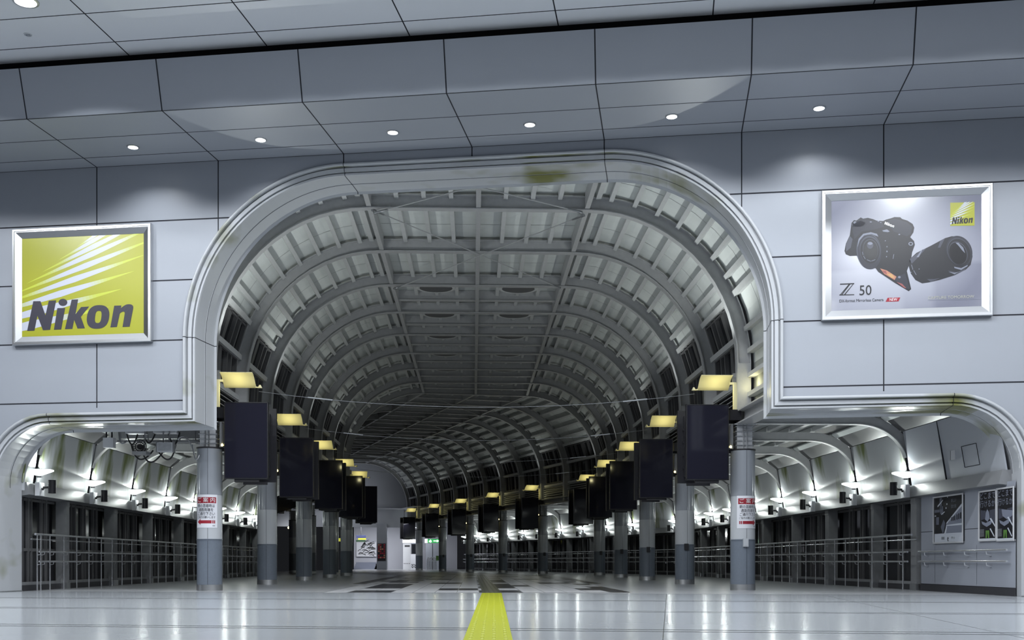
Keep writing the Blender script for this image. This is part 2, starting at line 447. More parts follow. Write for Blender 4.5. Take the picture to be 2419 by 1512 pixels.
# ------------------------------------------------------------------ concourse lights
def down_disc(name, label, p, r, group, ring='stainless', light=None):
    t = thing(name, label, 'light', tuple(p), group)
    mb = MB(); mb.lathe([(r * 1.25, 0), (r * 1.25, -0.012), (r * 1.02, -0.018), (r, -0.004)], 28, c=p); mb.build('trim_ring', ring, t, True)
    mb = MB(); mb.lathe([(0.0005, -0.006), (r, -0.006)], 28, c=p); mb.build('lamp_disc', 'bulb_down', t)
    return t
for k in range(6):
    a = -7.53 + 2.67 * k
    p = wall(a, 0.97, HT)
    t = down_disc('downlight', 'round white downlight in the soffit above the portal, %s from the left end' % ORD[k], p, 0.095, 'soffit downlights')
    lamp('downlight_lamp', 'SPOT', p - V(0, 0, 0.03), LIGHT['down'], COOL, 0.06, t, p - V(0, 0, 5) , math.radians(136), 0.6)
k = 0
for row, (b, e, ang) in enumerate(((4.7, LIGHT['row_near'], 137), (6.4, LIGHT['row_far'], 150), (12.0, LIGHT['row_back'], 156), (19.0, LIGHT['row_back'], 156))):
    for i in (range(-3, 9) if row else [-2, -1, 0] + [x / 2 for x in range(2, 16)]):  # half-step lights over the portal are added, unseen, to even out the fascia light
        a = -7.52 + 2.65 * i + (0 if row == 0 else 0.4)
        if row and i % 2: continue
        if row == 0 and i > 0: e = LIGHT['row_near'] * 0.5
        p = wall(a, b, HC)
        if row == 0:
            t = down_disc('ceiling_light', 'bright round ceiling light at the top left corner of the hall' if i == 0 else 'round recessed light in the hall ceiling, row over the portal with added ones between', p, 0.17, 'hall ceiling lights')
        else:
            t = down_disc('ceiling_light', 'round recessed light in the hall ceiling, row farther from the portal', p, 0.17, 'hall ceiling lights farther back')
        lamp('ceiling_lamp', 'SPOT', p - V(0, 0, 0.03), e, COOL, 0.12, t, p - V(0, 0, 5), math.radians(ang), 0.08)
t = thing('ceiling_speaker', 'small round grille set in the ceiling panel below the bright corner light', 'speaker', tuple(wall(-8.15, 3.62, HC)))
mb = MB(); mb.lathe([(0.075, -0.002), (0.075, -0.008), (0.062, -0.008), (0.062, -0.003)], 24, c=wall(-8.15, 3.62, HC)); mb.build('ring', 'white', t)
mb = MB(); mb.lathe([(0.0005, -0.004), (0.062, -0.004)], 24, c=wall(-8.15, 3.62, HC))
for q in (-0.022, 0.022): mb.lathe([(0.0005, -0.007), (0.012, -0.007)], 12, 1, c=wall(-8.15 + q, 3.62, HC))
mb.build('grille', ['wall', 'dark'], t)
# ------------------------------------------------------------------ covered walkway: vault ribs
UC, HS, RI = 2.52, 5.30, 3.50          # flat half width, springing height, inner radius of a rib
RD = 0.32                              # rib depth
def vault(s, th, r):                   # a point of the vault profile at angle th (0 springing, 90 crown edge) at radius r
    return s * (UC + r * math.cos(math.radians(th))), HS + r * math.sin(math.radians(th))
def vault_path(r, foot=3.95, n=14):
    pts = [(-(UC + r), foot), (-(UC + r), (foot + HS) / 2)]
    pts += [vault(-1, 90 * i / n, r) for i in range(n + 1)]
    pts += [(-UC / 2, HS + r), (0, HS + r), (UC / 2, HS + r)]
    pts += [vault(1, 90 * (n - i) / n, r) for i in range(n + 1)]
    pts += [(UC + r, (foot + HS) / 2), (UC + r, foot)]
    return pts
def sweep(mb, k, r0, r1, hw, mi=0, path=vault_path):
    d = frame(k)[2]; A, B = path(RI + r0), path(RI + r1); secs = []
    for (u0, h0), (u1, h1) in zip(A, B):
        p, q = P(k, u0, h0), P(k, u1, h1)
        secs.append([p - d * hw, q - d * hw, q + d * hw, p + d * hw])
    mb.loft(secs, mi)
for k in range(0, KMAX + 1):
    t = thing('roof_rib', 'curved grey steel rib spanning the walkway vault, %s one behind the white portal' % ORD[k], 'roof rib', tuple(P(k, 0, 0)), 'vault ribs')
    mb = MB(); sweep(mb, k, 0.022, RD - 0.022, 0.012); mb.build('web', 'steel', t, True)
    mb = MB(); sweep(mb, k, 0.0, 0.022, 0.11); mb.build('lower_flange', 'steel', t, True)
    mb = MB(); sweep(mb, k, RD - 0.022, RD, 0.11); mb.build('upper_flange', 'steel', t, True)
    d = frame(k)[2]
    for s in (-1, 1):      # boxed foot of the rib
        mb = MB(); mb.loft([[P(k, s * (UC + RI + r), h) + d * q for r, q in ((0.01, -0.105), (RD - 0.01, -0.105), (RD - 0.01, 0.105), (0.01, 0.105))] for h in (3.96, 5.28)])
        mb.build('foot_casing', 'steel', t)

# ------------------------------------------------------------------ roof bays between ribs
PA = [25, 31.5, 39.5, 47.5, 56, 64.5, 73, 81.5]       # purlin angles on the curve
PU = [-1.89, -1.26, -0.63, 0.63, 1.26, 1.89]          # purlins of the flat crown
def bar(mb, k, uh0, uh1, uh2, uh3, t0=0.0, t1=1.0, mi=0):   # a bar along the bay with a four-cornered section
    a = [P(k, u, h, t0) for u, h in (uh0, uh1, uh2, uh3)]; b = [P(k, u, h, t1) for u, h in (uh0, uh1, uh2, uh3)]
    mb.loft([a, b], mi)
def radial(s, th, r0, r1, w):      # section rectangle centred on angle th
    c, sn = math.cos(math.radians(th)), math.sin(math.radians(th))
    out = []
    for r, q in ((r0, -1), (r0, 1), (r1, 1), (r1, -1)):
        out.append((s * (UC + r * c - q * w / 2 * sn), HS + r * sn + q * w / 2 * c))
    return out
RP0, RP1 = RI + 0.24, RI + 0.40
for k in range(-1, KMAX):
    nm = 'between the white portal and the first rib' if k < 0 else 'between the %s and %s ribs from the portal' % (ORD[k], ORD[k + 1])
    t = thing('roof_bay', 'pale roof panel bay on purlins, %s' % nm, 'roof bay', tuple(P(k, 0, 0, 0.5)), 'vault roof bays')
    # deck
    mb = MB(); n = 10
    lo = 25 if k >= 0 else 0
    side = [vault(-1, lo + (90 - lo) * i / n, RP1 + 0.01) for i in range(n + 1)]
    path = side + [(0, HS + RP1 + 0.01)] + [(-u, h) for u, h in side[::-1]]
    if k < 0: path = [(-(UC + RP1 + 0.01), 4.1)] + path + [((UC + RP1 + 0.01), 4.1)]
    secs = []
    for u, h in path:
        secs.append([P(k, u, h), P(k, u, h, 1)])
    A = [x[0] for x in secs]; B = [x[1] for x in secs]
    up = V(0, 0, 0.05)
    for i in range(len(path) - 1):
        mb.quad(A[i], A[i + 1], B[i + 1], B[i], 0)
        mb.quad(A[i] + up, A[i + 1] + up, B[i + 1] + up, B[i] + up, 0)
    # sheet joints running across
    for tt in (0.36, 0.68):
        for i in range(len(path) - 1):
            (u0, h0), (u1, h1) = path[i], path[i + 1]
            mb.quad(P(k, u0, h0 - 0.004, tt), P(k, u1, h1 - 0.004, tt), P(k, u1, h1 - 0.004, tt + 0.004), P(k, u0, h0 - 0.004, tt + 0.004), 1)
    mb.build('deck', ['deck', 'frame'], t, fix=False)
    for s in (-1, 1):
        for th in PA + ([4, 12] if k < 0 else []):
            if k >= KB and s < 0: continue
            mb = MB(); q = radial(s, th, RP0, RP1, 0.10 if th != 25 else 0.13); bar(mb, k, *q, 0.02, 0.98); mb.build('purlin', 'purlin', t)
        if k < 0:
            for h in (4.5, 4.95):
                mb = MB(); bar(mb, k, (s * (UC + RP0), h), (s * (UC + RP0), h + 0.1), (s * (UC + RP1), h + 0.1), (s * (UC + RP1), h), 0.02, 0.98); mb.build('purlin', 'purlin', t)
        mb = MB(); q = [(s * (UC + 0.2), HS + RP0 + 0.02), (s * (UC + 0.32), HS + RP0 + 0.02), (s * (UC + 0.32), HS + RP1), (s * (UC + 0.2), HS + RP1)]
        bar(mb, k, *q, 0.02, 0.98); mb.build('gutter', 'purlin', t)
    for u in PU:
        mb = MB(); bar(mb, k, (u - 0.05, HS + RP0), (u + 0.05, HS + RP0), (u + 0.05, HS + RP1), (u - 0.05, HS + RP1), 0.02, 0.98); mb.build('purlin', 'purlin', t)
    for u in (-UC, 0, UC):
        mb = MB(); bar(mb, k, (u - 0.055, HS + RI + 0.03), (u + 0.055, HS + RI + 0.03), (u + 0.055, HS + RP1), (u - 0.055, HS + RP1), 0.03, 0.97); mb.build('longitudinal_beam', 'steel', t)
    if k >= 2:      # bays with a secondary beam and round ducts over the crown
        mb = MB(); mb.hexa([P(k, -UC, HS + RI + 0.10, 0.60), P(k, UC, HS + RI + 0.10, 0.60), P(k, UC, HS + RI + 0.10, 0.625), P(k, -UC, HS + RI + 0.10, 0.625),
                            P(k, -UC, HS + RP1, 0.60), P(k, UC, HS + RP1, 0.60), P(k, UC, HS + RP1, 0.625), P(k, -UC, HS + RP1, 0.625)])
        mb.hexa([P(k, -UC, HS + RI + 0.08, 0.58), P(k, UC, HS + RI + 0.08, 0.58), P(k, UC, HS + RI + 0.08, 0.645), P(k, -UC, HS + RI + 0.08, 0.645),
                 P(k, -UC, HS + RI + 0.10, 0.58), P(k, UC, HS + RI + 0.10, 0.58), P(k, UC, HS + RI + 0.10, 0.645), P(k, -UC, HS + RI + 0.10, 0.645)])
        mb.build('cross_beam', 'steel', t)
        if k < 11:
            for u in (-1.26, 1.26):
                c = P(k, u, HS + RP0 - 0.01, 0.33)
                mb = MB(); mb.lathe([(0.50, 0.0), (0.56, -0.015), (0.60, 0.0), (0.60, 0.14)], 28, 0, c); mb.lathe([(0.0005, -0.012), (0.50, -0.006)], 28, 1, c)
                mb.build('round_duct', ['purlin', 'frame'], t, True)
    if k < 0: continue
    # glazed band of the sides, two rows, with sashes; rails; louvres below
    for s in (-1, 1):
        if k >= KB and s < 0: continue
        rows = ((4.98, 6.02), (6.02, 6.88))
        for ri, (h0, h1) in enumerate(rows):
            def pt(h, r):
                if h <= HS: return (s * (UC + r), h)
                th = math.degrees(math.asin(min(1, (h - HS) / (RI + 0.38))))
                return vault(s, th, r)
            (ua, ha), (ub, hb) = pt(h0, RI + 0.40), pt(h1, RI + 0.40)
            mb = MB(); mb.quad(P(k, ua, ha, 0.04), P(k, ua, ha, 0.96), P(k, ub, hb, 0.96), P(k, ub, hb, 0.04)); mb.build('window_pane', 'glass', t, fix=False)
            (ic, ihc), (idd, ihd) = pt(h0, RI + 0.30), pt(h1, RI + 0.30)
            mb = MB()
            for tt, w in ((0.05, 0.03), (0.27, 0.022), (0.40, 0.07), (0.64, 0.022), (0.76, 0.03), (0.93, 0.03)):
                mb.hexa([P(k, ic, ihc, tt), P(k, ic, ihc, tt + w), P(k, ua, ha, tt + w), P(k, ua, ha, tt), P(k, idd, ihd, tt), P(k, idd, ihd, tt + w), P(k, ub, hb, tt + w), P(k, ub, hb, tt)])
            for f in (0.06, 0.90):
                e = lambda x, y, f: x + (y - x) * f
                f2 = f + 0.05
                mb.hexa([P(k, e(ic, idd, f), e(ihc, ihd, f), 0.05), P(k, e(ic, idd, f), e(ihc, ihd, f), 0.95), P(k, e(ua, ub, f), e(ha, hb, f), 0.95), P(k, e(ua, ub, f), e(ha, hb, f), 0.05),
                         P(k, e(ic, idd, f2), e(ihc, ihd, f2), 0.05), P(k, e(ic, idd, f2), e(ihc, ihd, f2), 0.95), P(k, e(ua, ub, f2), e(ha, hb, f2), 0.95), P(k, e(ua, ub, f2), e(ha, hb, f2), 0.05)])
            mb.build('window_frame', 'frame', t)
        for h in (4.93, 6.02):
            th = math.degrees(math.asin(max(0, h - HS) / (RI + 0.38)))
            if h > HS: q = radial(s, th, RI + 0.20, RI + 0.36, 0.13)
            else: q = [(s * (UC + RI + 0.20), h - 0.06), (s * (UC + RI + 0.20), h + 0.06), (s * (UC + RI + 0.36), h + 0.06), (s * (UC + RI + 0.36), h - 0.06)]
            mb = MB(); bar(mb, k, *q, 0.02, 0.98); mb.build('side_rail', 'purlin', t)
        mb = MB()
        for i in range(6):
            h = 4.22 + i * 0.115; u0 = s * (UC + RI + 0.16); u1 = s * (UC + RI + 0.30)
            bar(mb, k, (u0, h), (u1, h + 0.075), (u1, h + 0.087), (u0, h + 0.012), 0.02, 0.98)
        mb.build('louvre', 'purlin', t)
        mb = MB(); u = s * (UC + RI + 0.34); mb.quad(P(k, u, 4.15), P(k, u, 4.15, 1), P(k, u, 4.95, 1), P(k, u, 4.95)); mb.build('louvre_backing', 'dark', t, fix=False)

# eave beams along the column rows
for s in (-1, 1):
    for k in range(-1, KMAX):
        if s < 0 and k >= KB: continue
        t = None
        mb = MB()
        u0, u1 = s * 5.98, s * 6.36
        bar(mb, k, (u0, 3.85), (u1, 3.85), (u1, 3.88), (u0, 3.88)); bar(mb, k, (u0, 4.14), (u1, 4.14), (u1, 4.17), (u0, 4.17))
        bar(mb, k, (s * 6.155, 3.88), (s * 6.185, 3.88), (s * 6.185, 4.14), (s * 6.155, 4.14))
        o = mb.build('eave_beam', 'steel')
        tag(o, 'grey steel eave beam over the %s column row, %s length from the portal' % (side_word(s), ORD[k + 1]), 'beam', 'eave beams')
# diagonal bracing rods under the crown
def rod(p, q, label):
    t = thing('bracing_rod', label, 'rod', tuple(p), 'crown bracing rods')
    d = (q - p).normalized()
    mb = MB(); mb.tube([p, q], 0.014, 8); mb.build('rod', 'steel', t, True)
    for e, dd in ((p, d), (q, -d)):
        mb = MB(); mb.tube([e, e + dd * 0.08, e + dd * 0.10, e + dd * 0.42], [0.035, 0.035, 0.022, 0.022], 8); mb.build('turnbuckle', 'wire', t, True)
HB = HS + RI - 0.02
rod(P(0, -2.45, HB), P(2, 2.45, HB), 'diagonal rod from left of the first rib to right of the third rib')
rod(P(0, 2.45, HB - 0.07), P(2, -2.45, HB - 0.07), 'diagonal rod from right of the first rib to left of the third rib')
rod(P(0, 2.40, HB), P(-1, -0.98, HB + 0.02), 'diagonal rod from right of the first rib forward to the portal')
rod(P(0, -2.40, HB - 0.07), P(-1, 0.83, HB - 0.05), 'diagonal rod from left of the first rib forward to the portal')
for k in (8, 10, 12, 14):
    rod(P(k, -2.45, HB), P(k + 2, 2.45, HB), 'diagonal rod from left of the %s rib to right of the %s' % (ORD[k], ORD[k + 2]))

# ------------------------------------------------------------------ columns
def make_column():
    t = thing('column', 'x', 'column', (0, 0, 0), 'round columns')
    R = 0.285
    mb = MB(); mb.lathe([(R + 0.004, 0.0), (R + 0.004, 0.135)], 40); mb.build('base_ring', 'stainless', t, True)
    mb = MB(); mb.lathe([(R, 0.135), (R, 1.135)], 40); mb.box(V(0.02, -R - 0.001, 0.135), V(0.006, 0, 0), V(0, 0.02, 0), V(0, 0, 1.0), 1); mb.build('lower_shaft', ['col_dark', 'seam'], t, True)
    mb = MB(); mb.lathe([(R, 1.135), (R + 0.006, 1.137), (R + 0.006, 1.15), (R - 0.004, 1.152), (R - 0.004, 1.158), (R + 0.006, 1.16), (R + 0.006, 1.178), (R, 1.18)], 40); mb.build('trim_ring', 'col_dark', t, True)
    mb = MB(); mb.lathe([(R, 1.18), (R, 2.18)], 40); mb.box(V(0.02, -R - 0.001, 1.18), V(0.006, 0, 0), V(0, 0.02, 0), V(0, 0, 1.0), 1); mb.build('middle_shaft', ['col_mid', 'seam'], t, True)
    mb = MB(); mb.lathe([(R, 2.18), (R - 0.003, 2.182), (R - 0.003, 2.188), (R, 2.19), (R, 3.24)], 40); mb.box(V(0.02, -R - 0.001, 2.19), V(0.006, 0, 0), V(0, 0.02, 0), V(0, 0, 1.05), 1); mb.build('upper_shaft', ['col_up', 'seam'], t, True)
    mb = MB(); mb.lathe([(R + 0.005, 3.24), (R + 0.012, 3.25), (R + 0.012, 3.275), (0.0005, 3.285)], 40); mb.build('cap_ring', 'dark', t, True)
    mb = MB(); mb.cbox((0, 0, 3.56), 0.36, 0.36, 0.57); mb.cbox((0, 0, 3.845), 0.5, 0.5, 0.02)
    mb.build('head_block', 'stub', t)
    mb = MB()
    for z in (3.36, 3.46, 3.57, 3.68, 3.79):
        mb.tube([V(-0.21, -0.20, z), V(0.21, -0.20, z), V(0.21, 0.20, z), V(-0.21, 0.20, z), V(-0.21, -0.20, z)], 0.010, 6)
    for x, y in ((-0.04, -0.20), (0.04, -0.20)):
        mb.tube([V(x, y - 0.012, 3.28), V(x, y - 0.012, 3.85)], 0.011, 6)
    mb.build('head_banding', 'wire', t, True)
    return t
def yaw(k): d = frame(k)[2]; return math.atan2(-d.x, d.y)
col0 = make_column()
COLS = []
for k in range(0, KMAX, 2):
    for s in (-1, 1):
        if s < 0 and k > KB: continue
        COLS.append((k, s, P(k, s * 6.17, 0), yaw(k)))
first = True; columns = {}
nth = {-1: 0, 1: 0}
for k, s, p, rz in COLS:
    i = nth[s]; nth[s] += 1
    lab = 'round grey banded column, %s one in the %s row from the portal' % (ORD[i], side_word(s))
    if first: c = col0; c.location = p; c.rotation_euler = (0, 0, rz); c['label'] = lab; first = False
    else: c = copy_tree(col0, p, rz, lab)
    columns[(k, s)] = c
# inner row beyond the bend
for i, (kk, uu) in enumerate(((9, -6.3), (11, -6.3), (13, -6.3))):
    copy_tree(col0, P(kk, uu, 0) + D2 * 0.4, yaw(kk), 'round grey banded column past the bend, %s behind the left row' % ORD[i])
for c in columns.values(): c['group'] = 'round columns'

# side parts of single columns, built where they stand
def col_part(k, s, name, build, mats, smooth=True):
    c = columns[(k, s)]; p = P(k, s * 6.17, 0); rz = c.rotation_euler[2]
    mb = MB(); build(mb); o = mb.build(name, mats, None, smooth); o.parent = c
    return o
for (k, s), c in columns.items():
    if k > 16: continue
    if s > 0:      # call box at hip height on the walkway-facing side
        x = -0.01
        def bx(mb, x=x): mb.cbox((x, -0.315, 1.10), 0.12, 0.07, 0.19); mb.cbox((x, -0.352, 1.10), 0.09, 0.01, 0.15)
        col_part(k, s, 'call_box', bx, 'col_mid' if k == 0 else 'dark', False)
    def ph(mb, s=s): mb.cbox((-s * 0.30, -0.02, 3.56), 0.05, 0.36, 0.56); mb.cbox((-s * 0.335, -0.02, 3.56), 0.02, 0.30, 0.50)
    col_part(k, s, 'side_panel', ph, 'post', False)
    def bl(mb, s=s): mb.lathe([(0.0005, 3.29), (0.022, 3.295), (0.026, 3.32), (0.015, 3.35), (0.0005, 3.352)], 12, 0, (-s * 0.33, -0.20, 0))
    col_part(k, s, 'spot_bulb', bl, 'bulb_warm')
    if k <= 16:
        p = P(k, s * 6.17, 0); n, d = frame(k)[1], frame(k)[2]
        l = lamp('column_lamp', 'SPOT', p + n.normalized() * (-s * 0.36) - d * 0.10 + V(0, 0, 3.36), LIGHT['column'], (1, 0.86, 0.30), 0.02, None,
                 p + n.normalized() * (-s * 0.20) - d * 0.06 + V(0, 0, 2.3), math.radians(80), 0.6)

# notices on the two nearest columns, wrapped on the shaft
def notice(k, s, arrow):
    p = P(k, s * 6.17, 0); R = 0.289
    o, n, d = frame(k); n = n.normalized()
    def cyl(x, z, r=R): a = x / R; return p + n * (r * math.sin(a)) - d * (r * math.cos(a)) + V(0, 0, z)
    t = thing('wall_notice', 'white paper notice with red heading and red arrow pointing %s, on the nearest %s column' % ('left' if arrow < 0 else 'right', side_word(s)), 'notice', tuple(cyl(0, 1.43)))
    w, z0, z1 = 0.265, 1.43, 2.185
    sh = -0.02 if s < 0 else 0.06
    mb = MB(); N = 18
    for i in range(N):
        x0, x1 = sh - w + 2 * w * i / N, sh - w + 2 * w * (i + 1) / N
        mb.loft([[cyl(x0, z0), cyl(x1, z0), cyl(x1, z0, R + 0.003), cyl(x0, z0, R + 0.003)], [cyl(x0, z1), cyl(x1, z1), cyl(x1, z1, R + 0.003), cyl(x0, z1, R + 0.003)]])
    mb.build('sheet', 'paper', t)
    mb = MB(); r = R + 0.0045
    for i in range(N):
        x0, x1 = sh - 0.235 + 0.47 * i / N, sh - 0.235 + 0.47 * (i + 1) / N
        mb.quad(cyl(x0, 1.99, r), cyl(x1, 1.99, r), cyl(x1, 2.125, r), cyl(x0, 2.125, r))
    mb.build('heading_band', 'red', t, fix=False)
    mb = MB(); za = 1.565
    def aq(x0, x1, h0, h1):
        for i in range(6):
            a, b = x0 + (x1 - x0) * i / 6, x0 + (x1 - x0) * (i + 1) / 6
            ha, hb = h0 + (h1 - h0) * i / 6, h0 + (h1 - h0) * (i + 1) / 6
            mb.quad(cyl(sh + arrow * a, za - ha, r), cyl(sh + arrow * b, za - hb, r), cyl(sh + arrow * b, za + hb, r), cyl(sh + arrow * a, za + ha, r))
    aq(-0.21, -0.185, .036, .036); aq(-0.175, -0.145, .036, .036); aq(-0.13, 0.13, .036, .036); aq(0.13, 0.22, .068, .001)
    mb.build('arrow', 'red', t, fix=False)
    for body, z, size, m, wd, bold in (('ご 案 内', 2.055, 0.115, 'letter_white', 0.40, 0.0), ('朝の混雑時は', 1.925, 0.085, 'ink', 0.40, 0.0), ('通路両端を', 1.835, 0.085, 'ink', 0.34, 0.0),
                                 ('ご通行下さい', 1.745, 0.085, 'ink', 0.40, 0.0), ('ご協力お願いします', 1.665, 0.06, 'ink', 0.42, 0.0)):
        put_text('lettering', body, size, lambda x, y, z=z: cyl(sh + x, z + y, R + 0.011), m, t, bold, 0, 'CENTER', wd)
    put_text('lettering', '駅長', 0.03, lambda x, y: cyl(sh + 0.18 + x, 1.475 + y, R + 0.006), 'ink', t, 0.0)
notice(0, -1, -1); notice(0, 1, 1)

# ------------------------------------------------------------------ hanging screens, two per column
def make_screen():
    t = thing('display_screen', 'x', 'screen', (0, 0, 0), 'tall hanging screens')
    w, h, th = 0.98, 1.73, 0.10
    mb = MB(); mb.cbox((0, 0, 0), w, th, h); mb.build('housing', 'bezel', t)
    mb = MB(); mb.cbox((0, -th / 2 - 0.004, 0), w - 0.05, 0.008, h - 0.05); mb.build('glass_front', 'screen', t)
    mb = MB()
    for sx in (-1, 1): mb.cbox((sx * (w / 2 - 0.008), -th / 2 - 0.006, 0), 0.016, 0.014, h)
    for sz in (-1, 1): mb.cbox((0, -th / 2 - 0.006, sz * (h / 2 - 0.008)), w, 0.014, 0.016)
    mb.build('bezel', 'bezel', t)
    mb = MB(); mb.cbox((0, 0.12, 0.0), 0.72, 0.16, 1.45)
    for z in (-0.5, -0.2, 0.1, 0.4): mb.cbox((0.37, 0.12, z), 0.03, 0.08, 0.05)
    mb.build('rear_case', 'bezel', t)
    mb = MB(); mb.cbox((0, 0.05, -h / 2 - 0.03), 0.55, 0.10, 0.06); mb.build('lower_tray', 'dark', t)
    return t
scr0 = make_screen(); used = False
def place_screen(p, rz, label):
    global used
    if not used: scr0.location = p; scr0.rotation_euler = (0, 0, rz); scr0['label'] = label; used = True; return scr0
    return copy_tree(scr0, p, rz, label)
tilt = math.radians(2)
for k, s, p, rz in COLS:
    i = k // 2
    w = 'over the %s column of the %s row' % (ORD[i], side_word(s))
    for j, (dv, a) in enumerate(((-0.42, 0), (0.62, math.pi))):
        q = P(k, s * 5.24, 3.395) + frame(k)[2] * dv
        place_screen(q, rz + a, 'black portrait screen %s, %s' % ('facing the hall' if j == 0 else 'facing away, back to back', w))
    # mount: arms from the column head to the two screens
    t = thing('screen_mount', 'dark bracket arms carrying the paired screens %s' % w, 'bracket', tuple(P(k, s * 5.9, 3.9)), 'screen mounts')
    n, d = frame(k)[1].normalized(), frame(k)[2]
    c = P(k, s * 5.92, 0)
    mb = MB(); mb.box(c - n * 0.12 - d * 0.30 + V(0, 0, 3.93), n * 0.26, d * 0.62, V(0, 0, 0.24)); mb.build('junction_case', 'bezel', t)
    mb = MB(); c2 = P(k, s * 5.24, 0)
    for z in (3.2, 3.9):
        mb.box(c2 - n * 0.1 - d * 0.215 + V(0, 0, z), n * 0.2, d * 0.63, V(0, 0, 0.08))
        a, b = (c2, P(k, s * 6.03, 0)) if s > 0 else (P(k, s * 6.03, 0), c2)
        mb.box(a + d * 0.05 + V(0, 0, z), (b - a), d * 0.1, V(0, 0, 0.08))
    mb.build('arm', 'dark', t)

# ------------------------------------------------------------------ cream reflector lamps above the screens
def make_lamp(s):
    t = thing('reflector_lamp', 'x', 'lamp', (0, 0, 0), 'cream reflector lamps')
    mb = MB(); secs = []
    for i in range(9):
        f = i / 8; v = -0.10 + 0.52 * f; h = 0.77 - 0.03 * f - 0.36 * f * f + 0.12 * f ** 6
        secs.append([V(-s * 0.06, v, h), V(-s * 0.80, v, h), V(-s * 0.80, v, h + 0.012), V(-s * 0.06, v, h + 0.012)])
    mb.loft(secs); mb.build('reflector', 'cream', t, True)
    mb = MB(); mb.cbox((0, 0, 0.30), 0.075, 0.075, 0.62); mb.cbox((-s * 0.04, 0.0, 0.60), 0.14, 0.06, 0.05); mb.build('post', 'cream', t)
    mb = MB(); mb.cbox((0.0, 0.05, 0.72), 0.09, 0.08, 0.24); mb.build('ballast', 'post', t)
    mb = MB(); mb.tube([V(-s * 0.80, 0.30, 0.50), V(-s * 0.90, 0.30, 0.49)], 0.015, 6); mb.lathe([(0.0005, 0.56), (0.02, 0.55), (0.055, 0.48), (0.0005, 0.475)], 10, 0, (-s * 0.90, 0.30, 0)); mb.build('end_finial', 'cream', t, True)
    return t
for s in (-1, 1):
    proto = None
    for k, s2, p, rz in COLS:
        if s2 != s or k > 18: continue
        q = P(k, s * 5.98, 4.22)
        lab = 'cream curved reflector lamp on a short post over the %s column of the %s row' % (ORD[k // 2], side_word(s))
        if proto is None:
            proto = make_lamp(s); proto.location = q; proto.rotation_euler = (0, 0, rz); proto['label'] = lab
        else: copy_tree(proto, q, rz, lab)
        n, d = frame(k)[1].normalized(), frame(k)[2]
        lamp('vault_uplight', 'SPOT', q + n * (-s * 0.85) + d * 0.05 + V(0, 0, 0.86), LIGHT['up'] * {0: 1.0, 2: 0.5, 4: 0.28}.get(k, 0.2), (0.95, 1.0, 0.97), 0.05, None,
             q + n * (-s * 2.4) + V(0, 0, 3.9), math.radians(150), 0.4)
        lamp('reflector_bulb', 'POINT', q + n * (-s * 0.42) - d * 0.05 + V(0, 0, 0.36), LIGHT['warm'], (1, 0.92, 0.48), 0.06)
for s in (-1, 1):
    n, d = frame(0)[1], frame(0)[2]
    lamp('added_warm_fill', 'POINT', P(0, s * 6.28, 4.75) - d * 0.45, 4.0, (1, 0.92, 0.48), 0.05)  # extra warm light without a fitting, added to tint the nearby side panels yellow
# span wires between the reflector lamps
for k in (0, 2, 4, 6):
    a, b = P(k, -5.1, 4.62), P(k, 5.1, 4.62)
    d = frame(k)[2]
    pts = [a.lerp(b, i / 24) + V(0, 0, -0.34 * (1 - (2 * i / 24 - 1) ** 2)) + d * 0.3 for i in range(25)]
    t = thing('span_wire', 'thin sagging wire across the walkway between the %s pair of reflector lamps' % ORD[k // 2], 'wire', tuple(a), 'span wires')
    mb = MB(); mb.tube(pts, 0.006, 6); mb.build('wire', 'wire', t, True)
    for q, r in ((pts[1], pts[4]), (pts[-2], pts[-5])):
        mb = MB(); mb.tube([q.lerp(r, 0.55), q.lerp(r, 1.0)], 0.017, 6); mb.build('turnbuckle', 'stainless', t, True)
